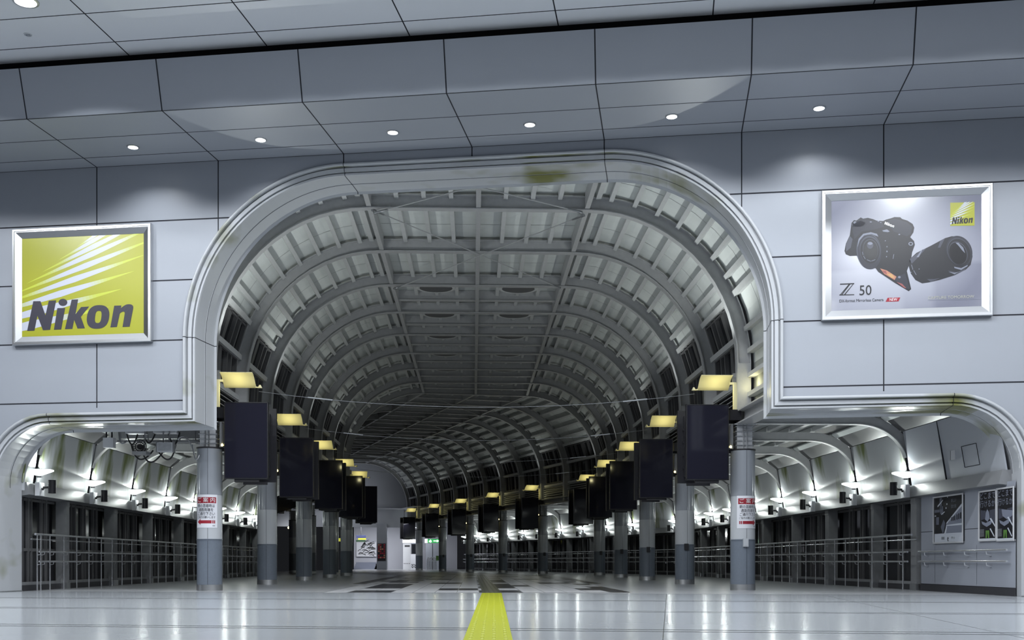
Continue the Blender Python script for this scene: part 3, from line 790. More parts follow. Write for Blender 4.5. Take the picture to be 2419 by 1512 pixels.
# ------------------------------------------------------------------ side aisles
UW = 10.15                              # aisle wall plane
def aisle_path(r, s, n=12):             # underside profile of an aisle rib raised by r
    pts = [(s * 6.40, 3.87 + r), (s * 7.7, 3.87 + r), (s * 8.85, 3.87 + r)]
    for i in range(1, n + 1):
        a = math.radians(90 - 78 * i / n)
        pts.append((s * (8.85 + (1.18 + r) * math.cos(a)), 3.87 - 0.98 + (0.98 + r) * math.sin(a)))
    return pts
for s in (-1, 1):
    kk = KB + 1 if s < 0 else KMAX
    for k in range(0, kk):
        W = '%s aisle' % side_word(s)
        # rib
        t = thing('aisle_rib', 'curved grey beam over the %s, %s from the portal' % (W, ORD[k]), 'roof rib', tuple(P(k, s * 7.5, 0)), 'aisle ribs')
        pth = lambda r: aisle_path(r, s)
        def sw(r0, r1, hw):
            mb = MB(); d = frame(k)[2]; secs = []
            for (a0, b0), (a1, b1) in zip(pth(r0), pth(r1)):
                p, q = P(k, a0, b0), P(k, a1, b1)
                secs.append([p - d * hw, q - d * hw, q + d * hw, p + d * hw])
            mb.loft(secs); return mb
        sw(0.02, 0.24, 0.012).build('web', 'steel', t, True); sw(0.0, 0.02, 0.085).build('lower_flange', 'purlin', t, True)
        # lamp on the wall under the rib end
        L = thing('wall_lamp', 'bright white wedge lamp on the wall of the %s, %s from the portal' % (W, ORD[k]), 'lamp', tuple(P(k, s * 10.0, 2.70)), 'aisle wall lamps')
        o, n, d = frame(k); n = n.normalized() * s
        c = P(k, s * 10.07, 2.70)
        mb = MB()
        q = [c - d * 0.16, c + d * 0.16, c + d * 0.12 - n * 0.33, c - d * 0.12 - n * 0.33]
        mb.hexa([x + V(0, 0, z0) for x, z0 in zip(q, (-0.075, -0.075, 0.03, 0.03))] + [x + V(0, 0, 0.06) for x in q]); mb.build('lamp_glass', 'bulb_white', L)
        mb = MB(); mb.hexa([x + V(0, 0, 0.062) for x in (c - d * 0.15, c + d * 0.15, c + d * 0.11 - n * 0.30, c - d * 0.11 - n * 0.30)] + [x + V(0, 0, 0.07) for x in (c - d * 0.15, c + d * 0.15, c + d * 0.11 - n * 0.30, c - d * 0.11 - n * 0.30)]); mb.build('lamp_cover', 'white', L)
        mb = MB(); mb.box(c - d * 0.03 - V(0, 0, 0.12), d * 0.06, -n * 0.10, V(0, 0, 0.04)); mb.build('bracket', 'dark', L)
        for q in (-1, 1):
            lamp('wall_lamp_beam', 'SPOT', c - n * 0.055 + V(0, 0, 0.09) + d * (0.06 * q), LIGHT['aisle'], (0.93, 1.0, 0.97), 0.02, None,
                 c - n * 0.12 + d * (0.06 * q + q * 1.0) + V(0, 0, 0.09 + 0.85), math.radians(76), 0.08)
        lamp('wall_lamp_glow', 'POINT', c - n * 0.30 + V(0, 0, -0.14), LIGHT['aisle'] * 0.20, (0.93, 1.0, 0.97), 0.05)
        # white box and swivel spotlight below the lamp
        B = thing('swivel_spotlight', 'black swivel spotlight on a white box under the %s wall lamp of the %s' % (ORD[k], W), 'spotlight', tuple(P(k, s * 10.0, 2.30)), 'aisle swivel spotlights')
        c = P(k, s * 9.99, 2.15) - d * 0.20
        mb = MB(); mb.box(c - d * 0.14 - n * 0.10, d * 0.28, n * 0.10, V(0, 0, 0.30)); mb.build('mounting_box', 'white', B)
        mb = MB(); mb.tube([c - n * 0.08 + V(0, 0, 0.17), c - n * 0.13 + V(0, 0, 0.15), c - n * 0.14 + V(0, 0, 0.19), c - n * 0.24 + V(0, 0, 0.20)], 0.028, 8); mb.build('swivel_arm', 'dark', B, True)
        mb = MB(); mb.tube([c - n * 0.33 + V(0, 0, 0.06), c - n * 0.33 + V(0, 0, 0.36)], 0.085, 14); mb.build('spotlight_head', 'bezel', B, True)
    for k in range(-1, kk - 1 if s > 0 else KB):
        W = '%s aisle' % side_word(s)
        b = 'nearest the portal' if k < 0 else '%s from the portal' % ORD[k + 1]
        t0 = 0.02
        # roof: deck with translucent strips and purlins
        R = thing('aisle_roof', 'slatted roof bay over the %s, %s' % (W, b), 'roof bay', tuple(P(k, s * 8, 4.2, 0.5)), 'aisle roof bays')
        mb = MB()
        pr = [(s * 6.3, 4.27), (s * 7.3, 4.27), (s * 8.3, 4.27), (s * 9.15, 4.27)]
        for i in range(len(pr) - 1):
            (a0, b0), (a1, b1) = pr[i], pr[i + 1]
            for z in (0, 0.03):
                mb.quad(P(k, a0, b0 + z), P(k, a1, b1 + z), P(k, a1, b1 + z, 1), P(k, a0, b0 + z, 1), 0)
        mb.build('deck', ['deck'], R, fix=False)
        for u in (6.55, 7.15, 7.75, 8.35, 8.95):
            mb = MB(); bar(mb, k, (s * (u - 0.06), 4.13), (s * (u + 0.06), 4.13), (s * (u + 0.06), 4.25), (s * (u - 0.06), 4.25), 0.02, 0.98); mb.build('purlin', 'purlin', R)
        mb = MB(); bar(mb, k, (s * 9.15, 4.27), (s * 9.93, 3.70), (s * 9.97, 3.74), (s * 9.18, 4.32), 0.0, 1.0); mb.build('dark_infill', 'frame', R)
        mb = MB(); bar(mb, k, (s * 9.40, 4.03), (s * 9.52, 3.94), (s * 9.54, 3.98), (s * 9.42, 4.07), 0.02, 0.98); mb.build('light_strip', 'deck', R)
        # white panel above the header beam
        lab = 'clean white wall panel above the posters' if (k < 0 and s > 0) else 'white curved wall panel with green algae streaks, %s, %s' % (W, b)
        wp = thing('wall_panel', lab, 'panel', tuple(P(k, s * 10.1, 2.45, 0.5)), 'aisle wall panels')
        mb = MB(); secs = []
        for i in range(7):
            f = i / 6; u = UW - 0.02 - 0.19 * f - 0.03 * f * f; h = 2.43 + 1.27 * f
            g1 = 0.115 / (P(k, s * u, 0, 1) - P(k, s * u, 0)).length; g0 = -0.10 if k < 0 else g1
            secs.append([P(k, s * u, h, g0), P(k, s * u, h, 1 - g1), P(k, s * (u + 0.03), h, 1 - g1), P(k, s * (u + 0.03), h, g0)])
        mb.loft(secs); mb.build('panel_sheet', 'clean_panel' if (k < 0 and s > 0) else 'white_panel', wp, True)
        if k < 0 and s > 0:
            mb = MB(); 
            f0 = 0.52
            mb.hexa([P(k, s * 10.10, 2.43, f0), P(k, s * 10.10, 2.43, f0 + .004), P(k, s * 10.13, 2.43, f0 + .004), P(k, s * 10.13, 2.43, f0), P(k, s * 9.90, 3.70, f0), P(k, s * 9.90, 3.70, f0 + .004), P(k, s * 9.98, 3.70, f0 + .004), P(k, s * 9.98, 3.70, f0)])
            mb.build('joint', 'seam', wp)
            mb = MB()
            for (ta, ha, tb, hb) in ((0.14, 2.62, 0.14, 3.05), (0.14, 3.05, 0.30, 3.05), (0.30, 3.05, 0.30, 2.62), (0.30, 2.62, 0.14, 2.62)):
                uu = lambda h: s * (UW - 0.026 - 0.19 * (h - 2.43) / 1.27 - 0.03 * ((h - 2.43) / 1.27) ** 2)
                mb.tube([P(k, uu(ha), ha, ta), P(k, uu(hb), hb, tb)], 0.007, 5)
            mb.build('access_hatch', 'seam', wp)
        # header beam with gutter lip
        hb_ = mb = MB(); u0, u1 = s * 10.0, s * 10.28
        bar(mb, k, (u0, 2.16), (u1, 2.12), (u1, 2.43), (u0 + s * 0.06, 2.43), -0.1 if (k < 0 and s > 0) else 0, 1)
        tag(mb.build('header_beam', 'beam'), 'grey header beam above the windows of the %s, length %s' % (W, b), 'beam', 'aisle header beams')
        if k < 0 and s > 0: continue
        # night windows: dark panes, solid lower panels and frames
        win = thing('window_%d' % (k + 2 + (20 if s > 0 else 0)), None, None, tuple(P(k, s * 10.4, 0, 0.5)), None, 'structure')
        mb = MB(); uu = s * 10.42
        mb.quad(P(k, uu, 0.95), P(k, uu, 0.95, 1), P(k, uu, 2.16, 1), P(k, uu, 2.16)); mb.build('window_pane', 'glass', win, fix=False)
        mb = MB(); uu = s * 10.40
        mb.quad(P(k, uu, 0.0), P(k, uu, 0.0, 1), P(k, uu, 0.9, 1), P(k, uu, 0.9)); mb.build('lower_panel', 'dark', win, fix=False)
        mb = MB()
        for tt, w in ((0.06, 0.02), (0.12, 0.010), (0.29, 0.014), (0.36, 0.025), (0.84, 0.012), (0.91, 0.02)):
            mb.hexa([P(k, s * 10.36, 0.15, tt), P(k, s * 10.36, 0.15, tt + w), P(k, s * 10.43, 0.15, tt + w), P(k, s * 10.43, 0.15, tt), P(k, s * 10.36, 2.14, tt), P(k, s * 10.36, 2.14, tt + w), P(k, s * 10.43, 2.14, tt + w), P(k, s * 10.43, 2.14, tt)])
        bar(mb, k, (s * 10.37, 0.90), (s * 10.43, 0.90), (s * 10.43, 0.97), (s * 10.37, 0.97)); bar(mb, k, (s * 10.37, 2.06), (s * 10.43, 2.06), (s * 10.43, 2.12), (s * 10.37, 2.12))
        mb.build('window_frame', 'frame', win)
        # kerb and lower grey rail
        mb = MB(); bar(mb, k, (s * 10.2, 0), (s * 10.45, 0), (s * 10.45, 0.13), (s * 10.2, 0.13)); bar(mb, k, (s * 10.22, 0.13), (s * 10.27, 0.13), (s * 10.27, 0.20), (s * 10.22, 0.20), mi=1)
        o = mb.build('baseboard_%s' % side_word(s), ['baseboard', 'post']); structure(o)
        # posts
        for tt, w in ([(-0.14, 0.33)] if (k == 0 and s > 0) else []) + [((0.52 if s < 0 else 0.63), 0.33 if k % 2 else 0.19)]:
            if k < 0: 
                continue
            nm = 'wide' if w > 0.3 else 'slim'
            po = thing('fence_post', '%s grey post by the %s windows, bay %s' % (nm, W, b), 'post', tuple(P(k, s * 10.2, 0, tt + 0.07)), 'aisle posts')
            dd = (P(k, s * 10.2, 0, 1) - P(k, s * 10.2, 0)); Lb = dd.length; dd.normalize()
            nn = frame(k)[1].normalized() * s
            p0 = P(k, s * 10.08, 0, tt)
            mb = MB(); mb.box(p0 + V(0, 0, 0.14), dd * w, nn * 0.26, V(0, 0, 2.0)); mb.build('shaft', 'post', po)
            mb = MB(); mb.box(p0 - dd * 0.02 - nn * 0.02, dd * (w + 0.04), nn * 0.28, V(0, 0, 0.15)); mb.build('steel_foot', 'stainless', po)
            mb = MB(); mb.box(p0 + dd * 0.02 - nn * 0.015 + V(0, 0, 2.0), dd * (w - 0.04), nn * 0.05, V(0, 0, 0.13)); mb.build('head_bracket', 'post', po)
        # railing
        g = thing('guard_rail', 'stainless railing in front of the windows, %s, %s' % (W, b), 'railing', tuple(P(k, s * 9.98, 0, 0.5)), 'aisle railings')
        ur = s * 9.95
        ta, tb = 0.0, 0.98
        e0 = 0.35 if (k < 0 and s < 0) else (-0.15 if (k == 0 and s > 0) else ta)
        mb = MB(); mb.tube([P(k, ur, 1.28, e0), P(k, ur, 1.28, tb)], 0.026, 8); mb.build('top_rail', 'rail', g, True)
        for h in (0.885, 0.665):
            mb = MB(); uh = s * 9.86; mb.tube([P(k, uh, h, e0), P(k, uh, h, tb)], 0.021, 8)
            mb.build('handrail', 'rail', g, True)
        nb = 4 if k >= 0 else 2
        for i in range(nb):
            tt = e0 + (tb - e0) * (i + 0.5) / nb
            mb = MB(); mb.tube([P(k, ur, 0.0, tt), P(k, ur, 1.27, tt)], 0.017, 8); mb.build('baluster', 'rail', g, True)
            if True:
                for h in (0.885, 0.665):
                    mb = MB(); mb.tube([P(k, s * 9.86, h, tt), P(k, s * 9.87, h - 0.06, tt), P(k, ur, h - 0.075, tt)], 0.010, 6); mb.build('handrail_bracket', 'rail', g, True)
        mb = MB(); mb.tube([P(k, s * 10.05, 1.17, e0), P(k, s * 10.05, 1.17, tb)], 0.014, 6); mb.build('back_rail', 'rail', g, True)

# right aisle, first bay: grey wall with posters and two handrails
k, s = -1, 1
mb = MB(); u = s * UW
mb.quad(P(k, u, 0.0, -.18), P(k, u, 0.0, .86), P(k, u, 2.2, .86), P(k, u, 2.2, -.18), 0)
for h in (0.15, 1.33):
    mb.quad(P(k, u - 0.003, h, -.18), P(k, u - 0.003, h, .86), P(k, u - 0.003, h + 0.012, .86), P(k, u - 0.003, h + 0.012, -.18), 1)
for tt in (0.20, 0.68):
    mb.quad(P(k, u - 0.003, 0.2, tt), P(k, u - 0.003, 0.2, tt + 0.002), P(k, u - 0.003, 1.0, tt + 0.002), P(k, u - 0.003, 1.0, tt), 1)
structure(mb.build('wall_right', ['post_wall', 'seam'], fix=False))
mb = MB(); bar(mb, k, (u - 0.02, 0), (u, 0), (u, 0.15), (u - 0.02, 0.15), -.18, 0.86); structure(mb.build('baseboard_right', 'baseboard'))
for h, w in ((0.885, 'upper'), (0.665, 'lower')):
    g = thing('handrail', '%s stainless handrail on the grey wall under the posters' % w, 'handrail', tuple(P(k, u - 0.1, h, 0.5)), 'wall handrails')
    mb = MB(); mb.tube([P(k, u - 0.10, h, -0.15), P(k, u - 0.10, h, 0.84)], 0.022, 10); mb.build('rail', 'rail', g, True)
    for tt in (0.05, 0.28, 0.52, 0.76):
        mb = MB(); mb.tube([P(k, u - 0.10, h - 0.02, tt), P(k, u - 0.09, h - 0.08, tt), P(k, u - 0.03, h - 0.10, tt), P(k, u, h - 0.10, tt)], 0.014, 8); mb.build('bracket', 'rail', g, True)
def rw(px, py):      # where a line of sight meets the right aisle wall: along-bay length from the portal and height
    best = None
    a, b = P(k, UW, 0, 0), P(k, UW, 0, 1)
    d = b - a; r = V((px - CX) / FPX, 1, 0)
    # a + d*t = r*q
    det = d.x * (-r.y) + r.x * d.y
    t = ((-a.x) * (-r.y) + r.x * (-a.y)) / det
    q = (a + d * t).y
    return t, CZ + (HY - py) / FPX * q
def rp(t, h, off): return P(k, UW - off, h, t)
def poster_frame(name, label, quad_px, cat='poster'):
    pts = [rw(*p) for p in quad_px]           # left-top, right-top, right-bottom, left-bottom in the picture
    tl, tr_ = (pts[0][0] + pts[3][0]) / 2, (pts[1][0] + pts[2][0]) / 2
    hb, ht = (pts[2][1] + pts[3][1]) / 2, (pts[0][1] + pts[1][1]) / 2
    t = thing(name, label, cat, tuple(rp((tl + tr_) / 2, hb, 0.02)), 'aisle wall posters')
    mb = MB(); mb.box(rp(tl, hb, 0.0), rp(tr_, hb, 0) - rp(tl, hb, 0), rp(tl, hb, 0.03) - rp(tl, hb, 0), V(0, 0, ht - hb)); mb.build('backing', 'ink_black', t)
    mb = MB(); L = (rp(tr_, hb, 0) - rp(tl, hb, 0)).length; e = 0.022 * abs(tr_ - tl) / L
    for a0, a1, h0, h1 in ((tl, tr_, hb, hb + 0.03), (tl, tr_, ht - 0.03, ht), (tl, tl - e if tl > tr_ else tl + e, hb, ht), (tr_, tr_ + e if tl > tr_ else tr_ - e, hb, ht)):
        mb.box(rp(a0, h0, 0.0), rp(a1, h0, 0) - rp(a0, h0, 0), rp(a0, h0, 0.05) - rp(a0, h0, 0), V(0, 0, h1 - h0))
    mb.build('frame', 'bright_frame', t)
    def fn(x, y, off=0.032): return rp(tl + (tr_ - tl) * x, hb + (ht - hb) * y, off)
    return t, fn, abs(L), ht - hb
def shape(t, fn, name, m, polys, off=0.034):
    mb = MB()
    for q in polys: mb.poly([fn(x, y, off) for x, y in q])
    mb.build(name, m, t, fix=False)
def rect(x0, y0, x1, y1): return [(x0, y0), (x1, y0), (x1, y1), (x0, y1)]
M['p_grey'] = mat('poster_grey', srgb(120, 125, 140), 0.4); M['p_light'] = mat('poster_light', srgb(190, 195, 205), 0.4); M['p_dim'] = mat('poster_dim', srgb(62, 64, 76), 0.4); M['p_mid'] = mat('poster_mid', srgb(90, 94, 108), 0.4)
t, fn, w, h = poster_frame('poster', 'framed monochrome train poster with pale bottom band, left one on the grey wall', [(2208, 1175), (2279, 1164), (2279, 1283), (2209, 1284)])
shape(t, fn, 'print', 'p_light', [rect(0.04, 0.03, 0.96, 0.21)], 0.033)
shape(t, fn, 'print', 'p_grey', [[(0.40, 0.21), (0.96, 0.21), (0.96, 0.80), (0.45, 0.42)]], 0.034)
shape(t, fn, 'print', 'p_light', [[(0.46, 0.40), (0.96, 0.74), (0.96, 0.79), (0.46, 0.43)], [(0.44, 0.36), (0.96, 0.36), (0.96, 0.40), (0.46, 0.38)], [(0.38, 0.21), (0.44, 0.21), (0.48, 0.34), (0.45, 0.36)]], 0.035)
shape(t, fn, 'print', 'ink_black', [rect(x, 0.44 + (x - 0.5) * 0.12, x + 0.028 + (x - .6) * .03, 0.50 + (x - 0.5) * 0.28) for x in (0.62, 0.67, 0.72, 0.79, 0.85, 0.91)], 0.036)
shape(t, fn, 'print', 'p_mid', [rect(0.22, 0.72, 0.30, 0.96), rect(0.04, 0.66, 0.22, 0.72), [(0.22, 0.80), (0.34, 0.78), (0.36, 0.60), (0.24, 0.62)], [(0.26, 0.35), (0.36, 0.50), (0.42, 0.42), (0.36, 0.22), (0.32, 0.22)], rect(0.10, 0.40, 0.20, 0.56)], 0.034)
shape(t, fn, 'print', 'p_light', [[(0.15, 0.80), (0.34, 0.92), (0.34, 0.90), (0.16, 0.77)], rect(0.05, 0.58, 0.10, 0.60), rect(0.48, 0.95, 0.51, 0.97), rect(0.46, 0.80, 0.49, 0.83), rect(0.43, 0.72, 0.46, 0.75), [(0.28, 0.62), (0.40, 0.67), (0.40, 0.65), (0.29, 0.60)]], 0.036)
sc = h
put_text('lettering', '新しい', 0.085, lambda x, y: fn(0.70 + x / w, 0.87 + y / sc, 0.037), 'p_grey', t, 0.0, 0, 'CENTER', 0.24)
put_text('lettering', '当たり前', 0.085, lambda x, y: fn(0.70 + x / w, 0.75 + y / sc, 0.037), 'p_grey', t, 0.0, 0, 'CENTER', 0.24)
put_text('lettering', '新幹線', 0.075, lambda x, y: fn(0.34 + x / w, 0.105 + y / sc, 0.037), 'ink_black', t, 0.0, 0, 'CENTER', 0.15)
put_text('lettering', 'e', 0.18, lambda x, y: fn(0.51 + x / w, 0.10 + y / sc, 0.037), 'ink_black', t, 0.0)
put_text('lettering', 'チケット', 0.07, lambda x, y: fn(0.68 + x / w, 0.105 + y / sc, 0.037), 'ink_black', t, 0.0, 0, 'CENTER', 0.17)
for i, xp in enumerate((2316.5, 2359)):
    dx = 42 if i == 0 else 41
    t, fn, w, h = poster_frame('poster', 'framed dark poster with pale lettering and green figure, %s of the pair by the portal' % ('left' if i == 0 else 'right'),
                               [(xp, 1161 - i * 7), (xp + dx, 1155 - i * 7), (xp + dx, 1278), (xp, 1279)])
    shape(t, fn, 'print', 'p_light', [rect(0.03, 0.025, 0.97, 0.055)], 0.034)
    shape(t, fn, 'print', 'p_grey', [[(0.40, 0.56), (0.48, 0.63), (0.58, 0.57), (0.62, 0.45), (0.50, 0.38), (0.36, 0.43)] if i == 0 else [(0.28, 0.60), (0.90, 0.56), (0.96, 0.48), (0.62, 0.40), (0.34, 0.47)],
                                     [(0.15, 0.40), (0.40, 0.36), (0.80, 0.42), (0.70, 0.33), (0.45, 0.28), (0.2, 0.34)]], 0.034)
    shape(t, fn, 'print', 'p_dim', [[(0.1, 0.62), (0.4, 0.60), (0.36, 0.44), (0.12, 0.42)], [(0.6, 0.60), (0.92, 0.62), (0.9, 0.36), (0.64, 0.40)]], 0.033)
    shape(t, fn, 'print', 'green', [[(0.40, 0.06), (0.46, 0.06), (0.50, 0.18), (0.54, 0.06), (0.60, 0.06), (0.60, 0.21), (0.40, 0.21)]], 0.036)
    shape(t, fn, 'print', 'p_light', [[(0.62, 0.44), (0.70, 0.45), (0.97, 0.28), (0.94, 0.26)], [(0.62, 0.24), (0.68, 0.25), (0.90, 0.09), (0.86, 0.08)]] + [rect(0.05, 0.10 + 0.025 * q, 0.30, 0.105 + 0.025 * q) for q in range(6)], 0.035)
    put_text('lettering', 'どこまで', 0.15, lambda x, y: fn(0.50 + x / w, 0.885 + y / h, 0.037), 'p_grey', t, 0.0, 0, 'CENTER', w * 0.86)
    put_text('lettering', '行けるか', 0.15, lambda x, y: fn(0.50 + x / w, 0.725 + y / h, 0.037), 'p_grey', t, 0.0, 0, 'CENTER', w * 0.86)
# small lamp on the clean panel
q = P(-1, 10.03, 2.92, 0.40)
t = thing('small_wall_light', 'small square fitting on the clean white panel beside the hatch', 'light', tuple(q))
n = N1
mb = MB(); mb.box(q - D1 * 0.1 - V(0, 0, 0.10), D1 * 0.2, n * 0.06, V(0, 0, 0.2)); mb.build('body', 'white', t)
mb = MB(); mb.box(q + D1 * 0.10 - V(0, 0, 0.1), D1 * 0.02, n * 0.07, V(0, 0, 0.2)); mb.build('edge', 'dark', t)

# ------------------------------------------------------------------ equipment under the left aisle roof
def blk(mb, px0, py0, px1, py1, Y, dep, mi=0):
    a, b = at(px0, py1, Y), at(px1, py0, Y); mb.box(a, V(b.x - a.x, 0, 0), V(0, dep, 0), V(0, 0, b.z - a.z), mi)
EQ = [('control_box', 'larger white control box under the left aisle roof, beside the column', (296, 1006, 342, 1024), 24.9),
      ('control_box', 'second white control box under the left aisle roof, nearest the column head', (362, 1004, 417, 1023), 24.9),
      ('control_box', 'white control box hanging lower among cable loops in the left aisle', (371, 1045, 407, 1067), 24.75)]
for nme, lab, (x0, y0, x1, y1), Y in EQ:
    p = at((x0 + x1) / 2, y1, Y); t = thing(nme, lab, 'control box', tuple(p), 'control boxes in the left aisle')
    mb = MB(); blk(mb, x0, y0, x1, y1, Y, 0.25); mb.build('case', 'white', t)
    mb = MB(); blk(mb, x0 + 2, y0 + 2, x1 - 2, y1 - 2, Y - 0.012, 0.012); mb.build('lid', 'stub', t)
    mb = MB(); blk(mb, x0 - 3, y0 - 2, x0, y1 + 1, Y, 0.12); mb.build('side_flange', 'post', t)
    mb = MB(); blk(mb, x1, y0 - 2, x1 + 3, y1 + 1, Y, 0.12); mb.build('side_flange', 'post', t)
    mb = MB()
    for q in (0.3, 0.7):
        a = at(x0 + (x1 - x0) * q, y0, Y); mb.tube([a + V(0, 0.12, 0), V(a.x, a.y + 0.12, 4.1)], 0.018, 6)
    mb.build('hanger_rod', 'post', t)
p = at(254, 1056, 24.9)
t = thing('hanging_box', 'small white box hanging on two black rods in the left aisle', 'box', tuple(p))
mb = MB(); blk(mb, 243, 1034, 267, 1057, 24.9, 0.18); mb.build('case', 'white', t)
for x in (248, 261):
    mb = MB(); a = at(x, 1034, 24.9) + V(0, 0.09, 0); mb.tube([a, V(a.x, a.y, 4.15)], 0.02, 6); mb.build('rod', 'dark', t)
t = thing('cooling_fan', 'round black caged fan on a shelf in the left aisle', 'fan', tuple(at(330, 1066, 25.0)))
c = at(330, 1055, 24.6)
mb = MB()
for r in (0.15, 0.10, 0.05):
    mb.tube([c + V(r * math.cos(a), 0, r * math.sin(a)) for a in [2 * math.pi * i / 20 for i in range(21)]], 0.010, 5)
for i in range(8):
    a = math.pi * i / 8; mb.tube([c - V(0.15 * math.cos(a), 0, 0.15 * math.sin(a)), c + V(0.15 * math.cos(a), 0, 0.15 * math.sin(a))], 0.006, 5)
mb.build('cage', 'cable', t, True)
mb = MB(); mb.tube([c + V(0, 0.04, 0), c + V(0, 0.14, 0)], 0.06, 10); mb.build('motor', 'dark', t, True)
mb = MB(); blk(mb, 312, 1066, 345, 1073, 24.5, 0.3); mb.build('shelf', 'post', t)
mb = MB(); a = at(342, 1066, 24.65); mb.tube([a, V(a.x, a.y, 4.12)], 0.015, 6); mb.build('hanger_rod', 'post', t)
t = thing('cable_tray', 'dark cable tray under the left aisle roof with pale steel straps', 'cable tray', tuple(at(380, 1040, 25.3)))
mb = MB(); blk(mb, 276, 1040, 470, 1044, 25.3, 0.35); mb.build('tray', 'post', t)
mb = MB(); blk(mb, 268, 1003, 470, 1036, 26.6, 0.05); mb.build('back_plate', 'beam', t)
for x in (285, 350, 425, 462):
    mb = MB(); a = at(x, 1042, 25.4); mb.tube([a, V(a.x, a.y, 4.12)], 0.014, 6); mb.build('strap', 'wire', t)
LOOPS = [((281, 1008), (285, 1045), (300, 1040)), ((300, 1026), (312, 1050), (325, 1026)), ((335, 1062), (355, 1092), (385, 1068)), ((410, 1058), (432, 1030), (455, 1060)), ((398, 1025), (412, 1050), (424, 1022)),
         ((340, 1028), (352, 1046), (366, 1026)), ((455, 1050), (462, 1084), (470, 1075)), ((310, 1050), (330, 1085), (362, 1064)), ((375, 1068), (400, 1085), (415, 1050))]
for i, (a, b, c) in enumerate(LOOPS):
    p, q, r = at(*a, 25.0), at(*b, 24.95), at(*c, 25.0)
    pts = [p * (1 - f) ** 2 + (q * 2 - (p + r) / 2) * (2 * f * (1 - f)) + r * f ** 2 for f in [j / 12 for j in range(13)]]
    mb = MB(); mb.tube(pts, 0.018, 6)
    tag(mb.build('cable', 'cable' if i % 3 else 'wire', None, True), 'cable loop among the control boxes in the left aisle, %s counted from the wall side' % ORD[i], 'cable', 'cable loops in the left aisle')
# ------------------------------------------------------------------ the two big framed advertisements on the concourse wall
def clip(poly, a0, a1, h0, h1):
    for ax, val, sg in ((0, a0, 1), (0, a1, -1), (1, h0, 1), (1, h1, -1)):
        out = []
        for i in range(len(poly)):
            p, q = poly[i], poly[(i + 1) % len(poly)]
            ip, iq = sg * (p[ax] - val) >= 0, sg * (q[ax] - val) >= 0
            if ip: out.append(p)
            if ip != iq:
                f = (val - p[ax]) / (q[ax] - p[ax]); out.append(tuple(x + (y - x) * f for x, y in zip(p, q)))
        poly = out
        if len(poly) < 3: return []
    return poly
def ad_frame(t, a0, a1, h0, h1):
    prof = [(0.0, 0.0), (0.0, 0.10), (0.012, 0.115), (0.05, 0.115), (0.055, 0.10), (0.07, 0.10), (0.19, 0.045), (0.19, 0.02)]
    sides = ('frame_bottom', 'frame_right', 'frame_top', 'frame_left')
    def loop(n, b): return [wall(a0 + n, b, h0 + n), wall(a1 - n, b, h0 + n), wall(a1 - n, b, h1 - n), wall(a0 + n, b, h1 - n)]
    L = [loop(n, b) for n, b in prof]
    f = None
    for j in range(4):
        mb = MB()
        for i in range(len(prof) - 1): mb.quad(L[i][j], L[i][(j + 1) % 4], L[i + 1][(j + 1) % 4], L[i + 1][j])
        mb.build('frame', 'stainless', t, fix=False)
def flat(name, m, polys, b, t, a0, a1, h0, h1):
    mb = MB()
    for i, q in enumerate(polys):
        q = clip(q, a0, a1, h0, h1)
        if q: mb.poly([wall(a, b + 0.0002 * (i % 7), h) for a, h in q])
    return mb.build(name, m, t, fix=False)
def ell(cx, cy, rx, ry, rot=0, n=36, sq=1.0):
    c, s = math.cos(math.radians(rot)), math.sin(math.radians(rot)); out = []
    for i in range(n):
        a = 2 * math.pi * i / n; ca, sa = math.cos(a), math.sin(a)
        x = rx * math.copysign(abs(ca) ** sq, ca); y = ry * math.copysign(abs(sa) ** sq, sa)
        out.append((cx + x * c - y * s, cy + x * s + y * c))
    return out
def ringpoly(outer, inner):      # a ring as quads
    n = len(outer); return [[outer[i], outer[(i + 1) % n], inner[(i + 1) % n], inner[i]] for i in range(n)]
# --- lettering of the yellow sign, in a 1350 x 350 letter box (x right, y down)
LET = {}
LET['n_cap'] = [[(303, 1285), (372, 953), (418, 1115), (385, 1282)], [(372, 953), (452, 952), (508, 1110), (560, 1272), (480, 1277), (418, 1115)], [(545, 948), (628, 943), (560, 1272), (508, 1110)]]
LET['i'] = [[(640, 1030), (728, 1028), (684, 1268), (602, 1272)], ell(703, 966, 49, 40)]
LET['k'] = [[(800, 935), (873, 932), (843, 1098), (828, 1162), (808, 1262), (725, 1265)], [(843, 1098), (905, 1018), (995, 1012), (903, 1128), (828, 1162)], [(903, 1128), (948, 1255), (866, 1258), (828, 1162)]]
def oshape(cx, cy, rx, ry, sh, n=36, sq=0.82): return [(x + (cy - y) * sh, y) for x, y in ell(cx, cy, rx, ry, 0, n, sq)]
LET['o'] = ringpoly(oshape(1095, 1128, 124, 132, 0.12), oshape(1097, 1128, 35, 68, 0.12, 36, 0.7))
def bez(p, q, r, n=8): return [((1 - f) ** 2 * p[0] + 2 * f * (1 - f) * q[0] + f * f * r[0], (1 - f) ** 2 * p[1] + 2 * f * (1 - f) * q[1] + f * f * r[1]) for f in [i / n for i in range(n + 1)]]
no = bez((1350, 1030), (1400, 984), (1440, 986)) + bez((1440, 986), (1496, 988), (1487, 1035)) 
ni = bez((1338, 1090), (1366, 1062), (1384, 1070)) + bez((1384, 1070), (1396, 1074), (1391, 1100))
LET['n'] = [[(1275, 1003), (1355, 1000), (1350, 1030), (1338, 1090), (1305, 1240), (1232, 1245)]] + [[no[i], no[i + 1], ni[i + 1], ni[i]] for i in range(len(no) - 1)] + [[(1391, 1100), (1487, 1035), (1447, 1237), (1368, 1240)]]
